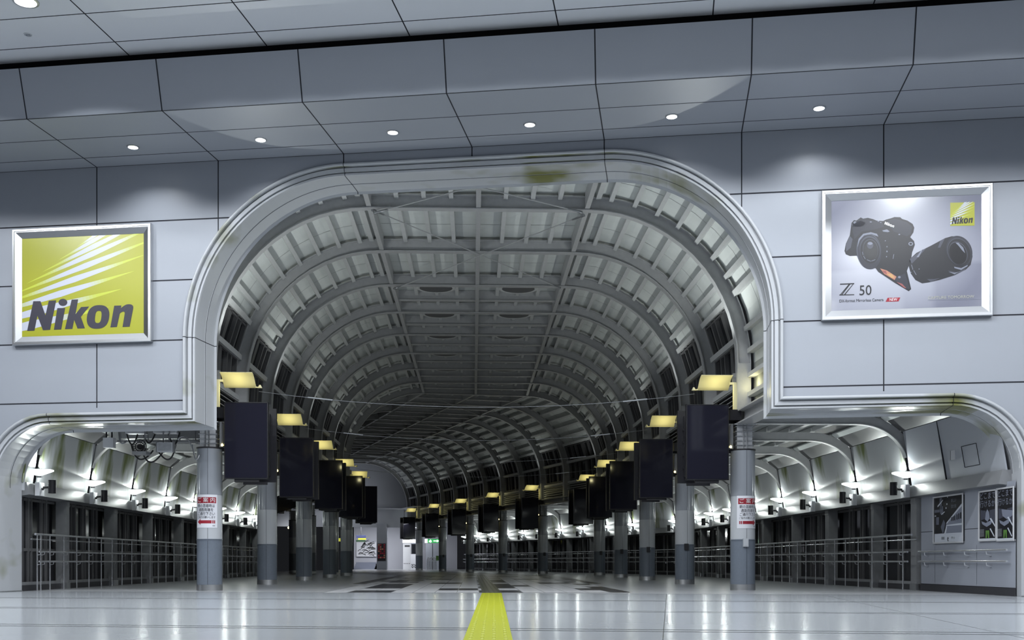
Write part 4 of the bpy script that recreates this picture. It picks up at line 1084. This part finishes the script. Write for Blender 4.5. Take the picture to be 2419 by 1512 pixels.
RAYS = [((860, 347), (1240, 105), 14), ((655, 492), (1420, 65), 22), ((470, 627), (1640, 45), 27), ((292, 757), (1760, 95), 30), ((140, 880), (1780, 230), 31),
        ((20, 990), (1640, 425), 33), ((-160, 1125), (1502, 614), 36), ((-420, 1290), (1368, 812), 44), ((-560, 1430), (1228, 1012), 48)]
M['ray'] = mat('ray_print', (0.8, 0.8, 0.8), 0.3, coat=0.15)
nt = M['ray'].node_tree; at_ = nt.nodes.new('ShaderNodeAttribute'); at_.attribute_name = 'print'
nt.links.new(at_.outputs['Color'], nt.nodes['Principled BSDF'].inputs['Base Color'])
def rays(t, conv, b, box):
    mb = MB(); cols = []
    N = 48
    for (x0, y0), (x1, y1), w in RAYS:
        dx, dy = x1 - x0, y1 - y0; L = math.hypot(dx, dy); nx, ny = -dy / L, dx / L
        for i in range(N):
            f0, f1 = i / N, (i + 1) / N
            wf = lambda f: w * min(1, (f if f < .5 else 1 - f) * 2) ** 0.8
            q = [(x0 + dx * f0 - nx * wf(f0), y0 + dy * f0 - ny * wf(f0)), (x0 + dx * f1 - nx * wf(f1), y0 + dy * f1 - ny * wf(f1)), (x0 + dx * f1 + nx * wf(f1), y0 + dy * f1 + ny * wf(f1)), (x0 + dx * f0 + nx * wf(f0), y0 + dy * f0 + ny * wf(f0))]
            q = clip([conv(*p) for p in q], *box)
            if q:
                mb.poly([wall(a, b, h) for a, h in q])
                f = (f0 + f1) / 2; k = max(0, min(1, (0.36 - abs(f - 0.5)) / 0.22)); k = k * k * (3 - 2 * k)
                cols.append(tuple(x + (y - x) * k for x, y in zip((0.50, 0.56, 0.06), (0.52, 0.54, 0.62))) + (1,))
    o = mb.build('ray_print', 'ray', t, fix=False)
    ca = o.data.color_attributes.new('print', 'FLOAT_COLOR', 'CORNER'); i = 0
    for pl, c in zip(o.data.polygons, cols):
        for li in pl.loop_indices: ca.data[li].color = c
    return o
A0, A1, H0, H1 = -10.70, -7.575, 5.245, 7.71
ad = thing('framed_advertisement', 'yellow camera maker sign with white rays and bold dark lettering, in a steel frame', 'advertisement', tuple(wall((A0 + A1) / 2, 0, H0)))
ad_frame(ad, A0, A1, H0, H1)
box = (A0 + .19, A1 - .19, H0 + .19, H1 - .19)
flat('poster', 'logo_yellow', [[(box[0], box[2]), (box[1], box[2]), (box[1], box[3]), (box[0], box[3])]], 0.040, ad, *box)
conv = lambda x, y: wall_at(x / 4.7237, 510 + y / 4.725, 0.042)
rays(ad, conv, 0.042, box)
for n in ('n_cap', 'i', 'k', 'o', 'n'):
    flat('letter', 'ink', [[conv(*p) for p in q] for q in LET[n]], 0.044, ad, *box)

A0, A1, H0, H1 = 5.98, 9.09, 5.26, 7.737
ad = thing('framed_advertisement', 'pale advertisement with a black camera and a separate lens, in a steel frame', 'advertisement', tuple(wall((A0 + A1) / 2, 0, H0)))
ad_frame(ad, A0, A1, H0, H1)
box = (A0 + .19, A1 - .19, H0 + .19, H1 - .19)
# poster print: pale centre, greyer corners
pm = mat('poster_pale_print', (0.5, 0.5, 0.56), 0.22, coat=0.3); nt = pm.node_tree; bs = nt.nodes['Principled BSDF']
ge = nt.nodes.new('ShaderNodeAttribute'); ge.attribute_name = 'print'; nt.links.new(ge.outputs['Color'], bs.inputs['Base Color'])
mb = MB(); N = 24; cols = []
for i in range(N):
    for j in range(N):
        x0, x1 = box[0] + (box[1] - box[0]) * i / N, box[0] + (box[1] - box[0]) * (i + 1) / N
        y0, y1 = box[2] + (box[3] - box[2]) * j / N, box[2] + (box[3] - box[2]) * (j + 1) / N
        mb.quad(wall(x0, 0.04, y0), wall(x1, 0.04, y0), wall(x1, 0.04, y1), wall(x0, 0.04, y1))
        for ii, jj in ((i, j), (i + 1, j), (i + 1, j + 1), (i, j + 1)):
            x, y = ii / N, jj / N
            d = min(1, math.hypot((x - 0.48) / 0.62, (y - 0.48) / 0.62)); d = d * d
            if y < 0.35 and x < 0.5: d *= 0.6
            if x > 0.7 and y < 0.4: d = min(1, d + 0.25)
            cols.append(tuple(a + (c - a) * d for a, c in zip((0.42, 0.43, 0.49), (0.19, 0.195, 0.25))) + (1,))
o = mb.build('poster', pm, ad, fix=False)
ca = o.data.color_attributes.new('print', 'FLOAT_COLOR', 'CORNER')
for i, c in enumerate(cols): ca.data[i].color = c
cv = lambda x, y: wall_at(1940 + x / 4.4476, 430 + y / 4.447, 0.042)
P2 = lambda q: [cv(*p) for p in q]
M['pale_print'] = mat('print_pale_gold', (0.42, 0.42, 0.36), 0.35)
M['cam1'] = mat('print_camera_black', srgb(40, 41, 52), 0.35); M['cam2'] = mat('print_camera_dark', srgb(24, 25, 32), 0.35)
M['cam3'] = mat('print_camera_grey', srgb(66, 68, 80), 0.35); M['cam4'] = mat('print_camera_pale', srgb(120, 124, 138), 0.35); M['cam5'] = mat('print_camera_deep', srgb(14, 14, 20), 0.3)
M['warm1'] = mat('print_orange', srgb(176, 120, 96), 0.4); M['warm2'] = mat('print_red', srgb(140, 80, 80), 0.4); M['warm3'] = mat('print_amber', srgb(190, 150, 100), 0.4)
body = [(318, 430), (345, 400), (370, 405), (415, 372), (440, 385), (490, 376), (545, 390), (580, 405), (650, 410), (680, 395), (735, 380), (770, 368), (830, 370), (850, 388), (905, 405), (960, 440), (978, 480), (968, 530), (935, 580), (975, 620), (984, 660), (955, 740), (945, 810), (900, 935), (945, 1125), (920, 1148), (780, 1065), (600, 945), (570, 905), (480, 913), (420, 860), (375, 775), (300, 778), (258, 760), (244, 725), (258, 650), (300, 560)]
def ly(i): return 0.042 + 0.0015 * i
def pr(m, polys, i): flat('print', m, [P2(q) for q in polys], ly(i), ad, *box)
pr('cam2', [body], 0)
pr('cam3', [[(318, 440), (400, 400), (470, 430), (430, 470), (330, 470)], [(258, 660), (300, 565), (330, 600), (310, 690), (262, 730)]], 1)
pr('cam1', [[(330, 430), (440, 390), (640, 420), (660, 470), (560, 500), (430, 520), (350, 600), (330, 520)], [(690, 410), (770, 385), (900, 420), (955, 470), (940, 545), (900, 570), (760, 520)], [(620, 930), (760, 1010), (880, 960), (930, 1115), (915, 1130)]], 1)
pr('cam4', [ell(520, 420, 12, 5), ell(600, 412, 10, 5), ell(625, 425, 9, 4), [(335, 428), (352, 412), (372, 418), (350, 440)]], 2)
pr('cam2', [ell(660, 640, 130, 150, 20), ell(600, 690, 150, 190, 10)], 2)
pr('cam3', [ell(500, 725, 130, 192, -6)], 3)
pr('cam1', [ell(506, 735, 124, 182, -6)], 4)
pr('cam3', [ell(512, 715, 108, 146, -6)], 5)
pr('cam2', [ell(512, 722, 102, 138, -6)], 6)
pr('cam3', [ell(516, 712, 80, 110, -6)], 7)
pr('cam5', [ell(516, 716, 76, 106, -6)], 8)
pr('cam3', [ell(512, 665, 34, 38, 0)], 9)
pr('cam4', [ell(512, 648, 26, 15, 0)], 10)
pr('cam4', [[(380, 690), (392, 600), (440, 545), (520, 528), (585, 545), (600, 575), (530, 548), (450, 562), (402, 615)], [(640, 510), (690, 498), (720, 520), (700, 528), (650, 522)]], 4)
pr('cam4', [[(428, 735), (433, 735), (440, 770), (435, 770)], [(440, 780), (445, 778), (465, 810), (460, 813)], [(475, 820), (480, 816), (520, 832), (518, 838)], [(525, 836), (525, 831), (565, 815), (568, 820)]], 9)
pr('cam4', [ell(690, 680, 5, 7), ell(690, 730, 7, 9), ell(686, 785, 5, 7), [(760, 760), (766, 758), (756, 808), (750, 808)], ell(820, 552, 10, 6), ell(940, 650, 25, 20), ell(673, 618, 6, 5)], 3)
pr('cam2', [ell(940, 650, 14, 11)], 4)
pr('warm1', [[(618, 908), (690, 930), (790, 995), (770, 1030), (660, 965)]], 2)
pr('warm2', [[(790, 1050), (850, 1070), (895, 1118), (870, 1112)], [(640, 930), (680, 935), (690, 970), (655, 955)]], 3)
pr('warm3', [[(690, 965), (740, 965), (770, 1005), (740, 1008)]], 3)
pr('cam4', [ell(820, 1000, 14, 12)], 3)
lens = [(1300, 590), (1370, 570), (1440, 570), (1520, 610), (1575, 690), (1590, 780), (1570, 870), (1520, 920), (1400, 980), (1240, 1030), (1130, 1055), (1060, 1065), (990, 1030), (940, 960), (918, 880), (930, 810), (1000, 745), (1150, 670)]
pr('cam2', [lens], 0)
pr('cam3', [[(930, 810), (1060, 712), (1100, 700), (1010, 800), (950, 860)], [(1225, 690), (1250, 620), (1300, 592), (1275, 640), (1250, 690)], [(1330, 930), (1420, 950), (1520, 910), (1500, 930), (1400, 975)], [(1110, 1020), (1180, 1020), (1250, 1010), (1150, 1050)]], 1)
pr('cam4', [[(1000, 790), (1050, 720), (1062, 715), (1025, 790)], [(1395, 890), (1470, 905), (1540, 870), (1535, 885), (1470, 925), (1400, 905)], [(1335, 945), (1400, 955), (1440, 945), (1400, 968)]], 2)
pr('cam1', [ell(1450, 725, 132, 165, -25)], 2)
pr('cam3', [ell(1448, 735, 118, 150, -25)], 3)
pr('cam2', [ell(1450, 738, 114, 146, -25)], 4)
pr('cam3', [ell(1438, 745, 92, 124, -25)], 5)
pr('cam5', [ell(1436, 750, 88, 118, -25)], 6)
pr('cam4', [[(1410, 640), (1440, 640), (1490, 690), (1510, 750), (1480, 720), (1440, 670)]], 7)
pr('cam4', [[(945, 870), (950, 868), (965, 920), (960, 922)], [(968, 930), (973, 928), (1000, 975), (995, 978)], ell(1028, 915, 5, 5), ell(942, 950, 5, 6)], 3)
# small yellow mark in the corner
mb_ = [cv(1355, 218), cv(1611, 212), cv(1610, 458), cv(1356, 461)]
pr_box = (mb_[0][0], mb_[1][0], mb_[3][1], mb_[0][1])
flat('logo_panel', 'logo_yellow', [mb_], 0.0435, ad, *box)
cs = lambda x, y: cv(1355 + (x - 225) / (1583 - 225) * 256, 216 - (x - 225) / 1358 * 5 + (y - 230) / (1350 - 230) * 243)
rays(ad, cs, 0.045, pr_box)
for n in ('n_cap', 'i', 'k', 'o', 'n'): flat('letter', 'ink_black', [[cs(x, y) for x, y in q] for q in LET[n]], 0.0465, ad, *box)
# maker's lettering on the camera, slanting down
cl = lambda x, y: cv(662 + (x - 303) / 1185 * 102 - (1285 - y) / 340 * -4, 412 + (x - 303) / 1185 * 42 + (y - 935) / 340 * 32)
for n in ('n_cap', 'i', 'k', 'o', 'n'): flat('letter', 'letter_white', [[cl(x, y) for x, y in q] for q in LET[n]], 0.047, ad, *box)
# model lettering, strap line and red flag
pr('ink_black', [[(198, 1068), (347, 1062), (346, 1074), (197, 1080)], [(190, 1182), (347, 1180), (346, 1188), (190, 1192)], [(288, 1074), (300, 1074), (206, 1184), (192, 1190)], [(334, 1070), (347, 1064), (254, 1182), (240, 1182)], [(296, 1074), (308, 1073), (222, 1184), (210, 1184)]], 1)
def tx(body, x0, x1, y, size, m, bold=0.0, shear=0.0, spacing=1.0):
    p, q = cv(x0, y), cv(x1, y)
    cxp = ((p[0] + q[0]) / 2, (p[1] + q[1]) / 2)
    return put_text('lettering', body, size, lambda X, Y: wall(cxp[0] + X, 0.047, cxp[1] + Y), m, ad, bold, shear, 'CENTER', q[0] - p[0], spacing)
tx('50', 400, 526, 1143, 0.27, 'ink_black')
tx('DX-format Mirrorless Camera', 190, 652, 1245, 0.078, 'ink_black')
pr('red', [[(676, 1258), (697, 1217), (831, 1213), (812, 1254)]], 1)
tx('NEW', 712, 798, 1236, 0.075, 'letter_white', 0.0, 0.15)
tx('CAPTURE TOMORROW', 1120, 1605, 1212, 0.078, 'pale_print')
pr('cam4', [[(1118, 1243), (1690, 1229), (1690, 1232), (1118, 1246)]], 1)

# ------------------------------------------------------------------ far end of the walkway
def pbox(px0, py0, px1, py1, Y, dep, ground=False):
    a, b = at(px0, py1, Y), at(px1, py0, Y); mb = MB(); z0 = 0.0 if ground else a.z
    mb.box(V(a.x, a.y, z0), V(b.x - a.x, 0, 0), V(0, dep, 0), V(0, 0, b.z - z0)); return mb
mb = MB(); a, b = at(836, 1300, 100.5), at(1080, 1300, 100.5)
mb.quad(V(a.x, a.y, 0), V(b.x, b.y, 0), V(b.x, b.y, 8), V(a.x, a.y, 8)); structure(mb.build('wall_far', 'hall_wall', fix=False))
mb = MB(); a, b = P(KMAX, -7.5, 0), P(KMAX, 7.5, 0); d = D2 * 2.0
mb.quad(a + d + V(0, 0, 3.6), b + d + V(0, 0, 3.6), b + d + V(0, 0, 10), a + d + V(0, 0, 10)); mb.quad(a + V(0, 0, 9.7), b + V(0, 0, 9.7), b + d + V(0, 0, 9.7), a + d + V(0, 0, 9.7))
structure(mb.build('wall_end', 'clean_panel', fix=False))
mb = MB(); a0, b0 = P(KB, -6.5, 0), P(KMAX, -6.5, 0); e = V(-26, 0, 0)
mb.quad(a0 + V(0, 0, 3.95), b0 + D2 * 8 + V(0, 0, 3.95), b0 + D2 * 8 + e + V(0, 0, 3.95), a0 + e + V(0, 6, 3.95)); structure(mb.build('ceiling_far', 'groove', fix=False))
mb = MB(); a, b = P(KMAX, 6.5, 0), P(KMAX, 11, 0); 
mb.poly([P(KMAX, -7, 5.15), P(KMAX, 5.5, 5.15), P(KMAX, 5.5, 5.15) - D2 * 4, P(KMAX, 11, 5.15) - D2 * 4, P(KMAX, 11, 5.15) + D2 * 9, P(KMAX, -7, 5.15) + D2 * 9])
structure(mb.build('ceiling_hall', 'ceil', fix=False))
for px, Y, e in ((860, 96, 1.0), (965, 95, 0.7), (920, 88, 0.25)):
    p = at(px, 1300, Y); p.z = 3.7
    lamp('hall_lamp', 'AREA', p, LIGHT['hall'] * e, (0.95, 0.97, 1.0), 0, None, p - V(0, -0.8, 5), (3.0, 1.5))
p = P(KMAX, 1.0, 5.2) - D2 * 2.0
lamp('end_wall_lamp', 'AREA', p, LIGHT['hall'] * 0.3, (0.9, 0.93, 1.0), 0, None, p + D2 * 4 + V(0, 0, 0.8), (2.0, 1.0))
hp = thing('hall_partition', 'narrow white lit partition seen between the second and third left columns', 'partition', tuple(at(692, 1345, 92)))
pbox(683, 1268, 700, 1345, 92, 0.3, True).build('panel', 'paper', hp); pbox(686, 1290, 695, 1345, 91.95, 0.04, True).build('door', 'p_grey', hp)
p = at(695, 1300, 89); p.z = 3.7
lamp('hall_lamp', 'AREA', p, LIGHT['hall'] * 0.2, (0.95, 0.97, 1.0), 0, None, p + V(0, 1.5, -2), (1.0, 0.6))
# mural with dark branches
t = thing('mural', 'white mural with black branch drawing on the far wall above the steps', 'mural', tuple(at(866, 1315, 100.3)))
pbox(842, 1281, 889, 1315, 100.3, 0.19).build('panel', 'paper', t)
mb = MB(); rr = random.Random(3)
for i in range(44):
    x, y = rr.uniform(845, 886), rr.uniform(1285, 1312); p = at(x, y, 100.26); g = rr.uniform(-0.6, 0.9); l = rr.uniform(0.25, 0.7)
    pts = [p, p + V(l * 0.5 * math.cos(g), 0, l * 0.5 * math.sin(g) + 0.08), p + V(l * math.cos(g), 0, l * math.sin(g))]
    if pts[-1].x > at(888, 0, 100.26).x: continue
    mb.tube(pts, 0.022, 5)
mb.build('branch_drawing', 'ink_black', t)
st = thing('steps', 'pale steps below the branch mural at the far end', 'steps', tuple(at(866, 1345, 98)))
for i in range(4): 
    a, b = at(843, 1345, 99.9), at(890, 1345, 99.9); mb = MB(); mb.box(V(a.x, 98.0 + 0.45 * i, 0), V(b.x - a.x, 0, 0), V(0, 2.2 - 0.45 * i, 0), V(0, 0, 0.16 * (i + 1))); mb.build('tread', 'p_grey', st)
t = thing('direction_sign', 'hanging blue and yellow direction sign left of the mural', 'sign', tuple(at(853, 1280, 96)))
pbox(841, 1264.5, 864, 1271, 96, 0.12).build('blue_panel', 'sign_blue', t); pbox(846, 1271.5, 864, 1275, 96, 0.12).build('yellow_panel', 'sign_yellow', t); pbox(841, 1275.5, 863, 1280, 96, 0.12).build('dark_panel', 'sign_dim_green', t)
mb = MB(); a = at(853, 1264.5, 96.06); mb.tube([a, V(a.x, a.y, 5.15)], 0.03, 6); mb.build('hanger', 'dark', t)
t = thing('yellow_sign', 'small glowing yellow sign seen between the far left columns', 'sign', tuple(at(800, 1279, 92)))
pbox(796, 1271.5, 804, 1279, 92, 0.12).build('panel', 'sign_yellow', t)
mb = MB(); a = at(800, 1271.5, 92.06); mb.tube([a, V(a.x, a.y, 5.15)], 0.02, 6); mb.build('hanger', 'dark', t)
t = thing('poster_pillar', 'square dark pillar with a dark red poster at the far end', 'pillar', tuple(at(902, 1346, 93.5)))
pbox(890, 1238, 914, 1346, 93.5, 0.8, True).build('shaft', 'col_up', t); pp = pbox(892, 1284, 911, 1325, 93.44, 0.05).build('poster', 'ink_black', t)
mb = MB(); rr = random.Random(5)
for i in range(7):
    for j in range(4):
        if rr.random() < 0.8:
            a, b = at(893 + j * 4.4, 1289 + i * 5.0, 93.41), at(896.5 + j * 4.4, 1285.5 + i * 5.0, 93.41); mb.quad(a, V(b.x, a.y, a.z), b, V(a.x, a.y, b.z), rr.randrange(2))
mb.build('print', ['red', 'warm1'], t, fix=False)
t = thing('lit_sign', 'white glowing sign board at the far end left of the green one', 'sign', tuple(at(967, 1283, 94)))
pbox(951, 1274.5, 983, 1282.5, 94, 0.2).build('panel', 'sign_lit', t)
mb = MB()
for x in (955, 979): a = at(x, 1274.5, 94.1); mb.tube([a, V(a.x, a.y, 5.15)], 0.02, 6)
mb.build('hanger', 'dark', t)
t = thing('exit_sign', 'glowing green exit sign with running figure and arrow at the far end', 'sign', tuple(at(1022, 1283, 92)))
pbox(1003.5, 1273.5, 1010, 1282.5, 92, 0.2).build('white_panel', 'sign_lit', t); pbox(1010, 1273.5, 1040, 1282.5, 92, 0.2).build('green_panel', 'sign_green', t)
mb = MB(); fy = 91.98
def fq(pts): mb.poly([at(x, y, fy) for x, y in pts])
fq([(1016, 1275), (1018, 1275), (1018, 1276.6), (1016, 1276.6)]); fq([(1014, 1277), (1019, 1277), (1020, 1279), (1018, 1281.8), (1016.5, 1281.8), (1017, 1279.5), (1014.5, 1281), (1013, 1280.5)])
fq([(1024, 1277), (1032, 1277), (1032, 1275), (1037, 1278), (1032, 1281), (1032, 1279), (1024, 1279)]); mb.build('pictogram', 'sign_lit', t, fix=False)
mb = MB()
for x in (1012, 1036): a = at(x, 1273.5, 92.1); mb.tube([a, V(a.x, a.y, 5.15)], 0.02, 6)
mb.build('hanger', 'dark', t)
t = thing('white_cabinet', 'tall white cabinet with slots at the far end', 'cabinet', tuple(at(962, 1344, 98)))
pbox(952, 1284, 971, 1344, 98, 0.8, True).build('body', 'white', t)
mb = MB()
for x in (954, 958, 962, 966): a, b = at(x, 1332, 97.99), at(x + 2, 1330.5, 97.99); mb.box(a, V(b.x - a.x, 0, 0), V(0, 0.02, 0), V(0, 0, b.z - a.z))
a, b = at(956, 1292, 97.99), at(968, 1288, 97.99); mb.box(a, V(b.x - a.x, 0, 0), V(0, 0.02, 0), V(0, 0, b.z - a.z)); mb.build('slots', 'dark', t)
t = thing('ticket_window', 'dark window opening above the chevron counter', 'window', tuple(at(981, 1309, 97)))
pbox(973, 1285, 989, 1309, 97, 0.3).build('pane', 'glass', t); pbox(971.5, 1283, 990, 1285, 97, 0.4).build('lintel', 'p_grey', t)
t = thing('counter', 'white counter with black chevrons at its foot at the far end', 'counter', tuple(at(980, 1344, 96)))
pbox(970, 1309, 990, 1344, 96, 1.2, True).build('body', 'paper', t)
mb = MB()
for x in (972, 978.5, 985):
    for y in (1332, 1337):
        p = [at(x, y, 95.98), at(x + 2.5, y + 3, 95.98), at(x + 5, y, 95.98), at(x + 5, y + 2, 95.98), at(x + 2.5, y + 5, 95.98), at(x, y + 2, 95.98)]
        mb.poly([p[0], p[1], p[4], p[5]]); mb.poly([p[1], p[2], p[3], p[4]])
mb.build('chevrons', 'ink_black', t, fix=False)
t = thing('gate_panel', 'plain blue grey partition behind the bent pipe barrier', 'partition', tuple(at(1027, 1345, 96)))
pbox(1006, 1284, 1048, 1345, 96, 0.15, True).build('panel', 'post_wall', t); pbox(1021, 1284, 1022, 1345, 95.98, 0.02, True).build('joint', 'seam', t)
t = thing('pipe_barrier', 'row of bent steel pipes with a green card at the far end', 'barrier', tuple(at(1022, 1346, 94)))
for i in range(9):
    x = 1009 + i * 2.7; a = at(x, 1346, 94); a.z = 0
    mb = MB(); mb.tube([a, a + V(0, 0, 0.75), a + V(0.03, 0, 0.98), a + V(0.12, 0, 1.08)], 0.025, 6); mb.build('pipe', 'rail', t, True)
mb = MB(); a, b = at(1008, 1325, 94), at(1036, 1325, 94); mb.tube([a, b], 0.03, 6); mb.build('cross_rail', 'rail', t, True)
pbox(1030, 1313, 1037, 1324, 93.9, 0.03).build('card', 'green', t)
t = thing('warning_lamp', 'small amber lamp hanging between the first left columns in the distance', 'lamp', tuple(at(684, 1250, 70)))
mb = MB(); mb.lathe([(0.0005, -0.08), (0.10, -0.06), (0.13, 0.02), (0.08, 0.08), (0.0005, 0.09)], 12, 0, at(684, 1247, 70)); mb.build('glow_dome', 'bulb_warm', t, True)
mb = MB(); a = at(684, 1244, 70); mb.tube([a, V(a.x, a.y, 3.95)], 0.02, 6); mb.build('stem', 'dark', t)

# ------------------------------------------------------------------ sub-parts: prints belong to their sheet, panes to their sash, brackets to their rail
def nest(root, host, kids):
    hosts = [c for c in root.children if c.name.split('.')[0] == host]
    if hosts:
        for c in list(root.children):
            if c.name.split('.')[0] in kids: c.parent = hosts[0]
for o in list(C.objects):
    if o.parent is not None or o.type != 'EMPTY': continue
    n = o.name.split('.')[0]
    if n == 'framed_advertisement': nest(o, 'poster', ('print', 'letter', 'lettering', 'ray_print', 'logo_panel'))
    elif n == 'poster': nest(o, 'backing', ('print', 'lettering'))
    elif n == 'wall_notice': nest(o, 'sheet', ('heading_band', 'arrow', 'lettering'))
    elif n == 'display_screen': nest(o, 'housing', ('bezel',))
    elif n == 'control_box': nest(o, 'case', ('lid',))
    elif n == 'roof_bay' or o.get('kind') == 'structure':
        fr = [c for c in o.children if c.name.startswith('window_frame')]; pn = [c for c in o.children if c.name.startswith('window_pane')]
        for f, p in zip(fr, pn): p.parent = f
    elif n == 'guard_rail':
        hr = [c for c in o.children if c.name.startswith('handrail') and 'bracket' not in c.name]; br = [c for c in o.children if c.name.startswith('handrail_bracket')]
        for i, b in enumerate(br): b.parent = hr[i % 2]
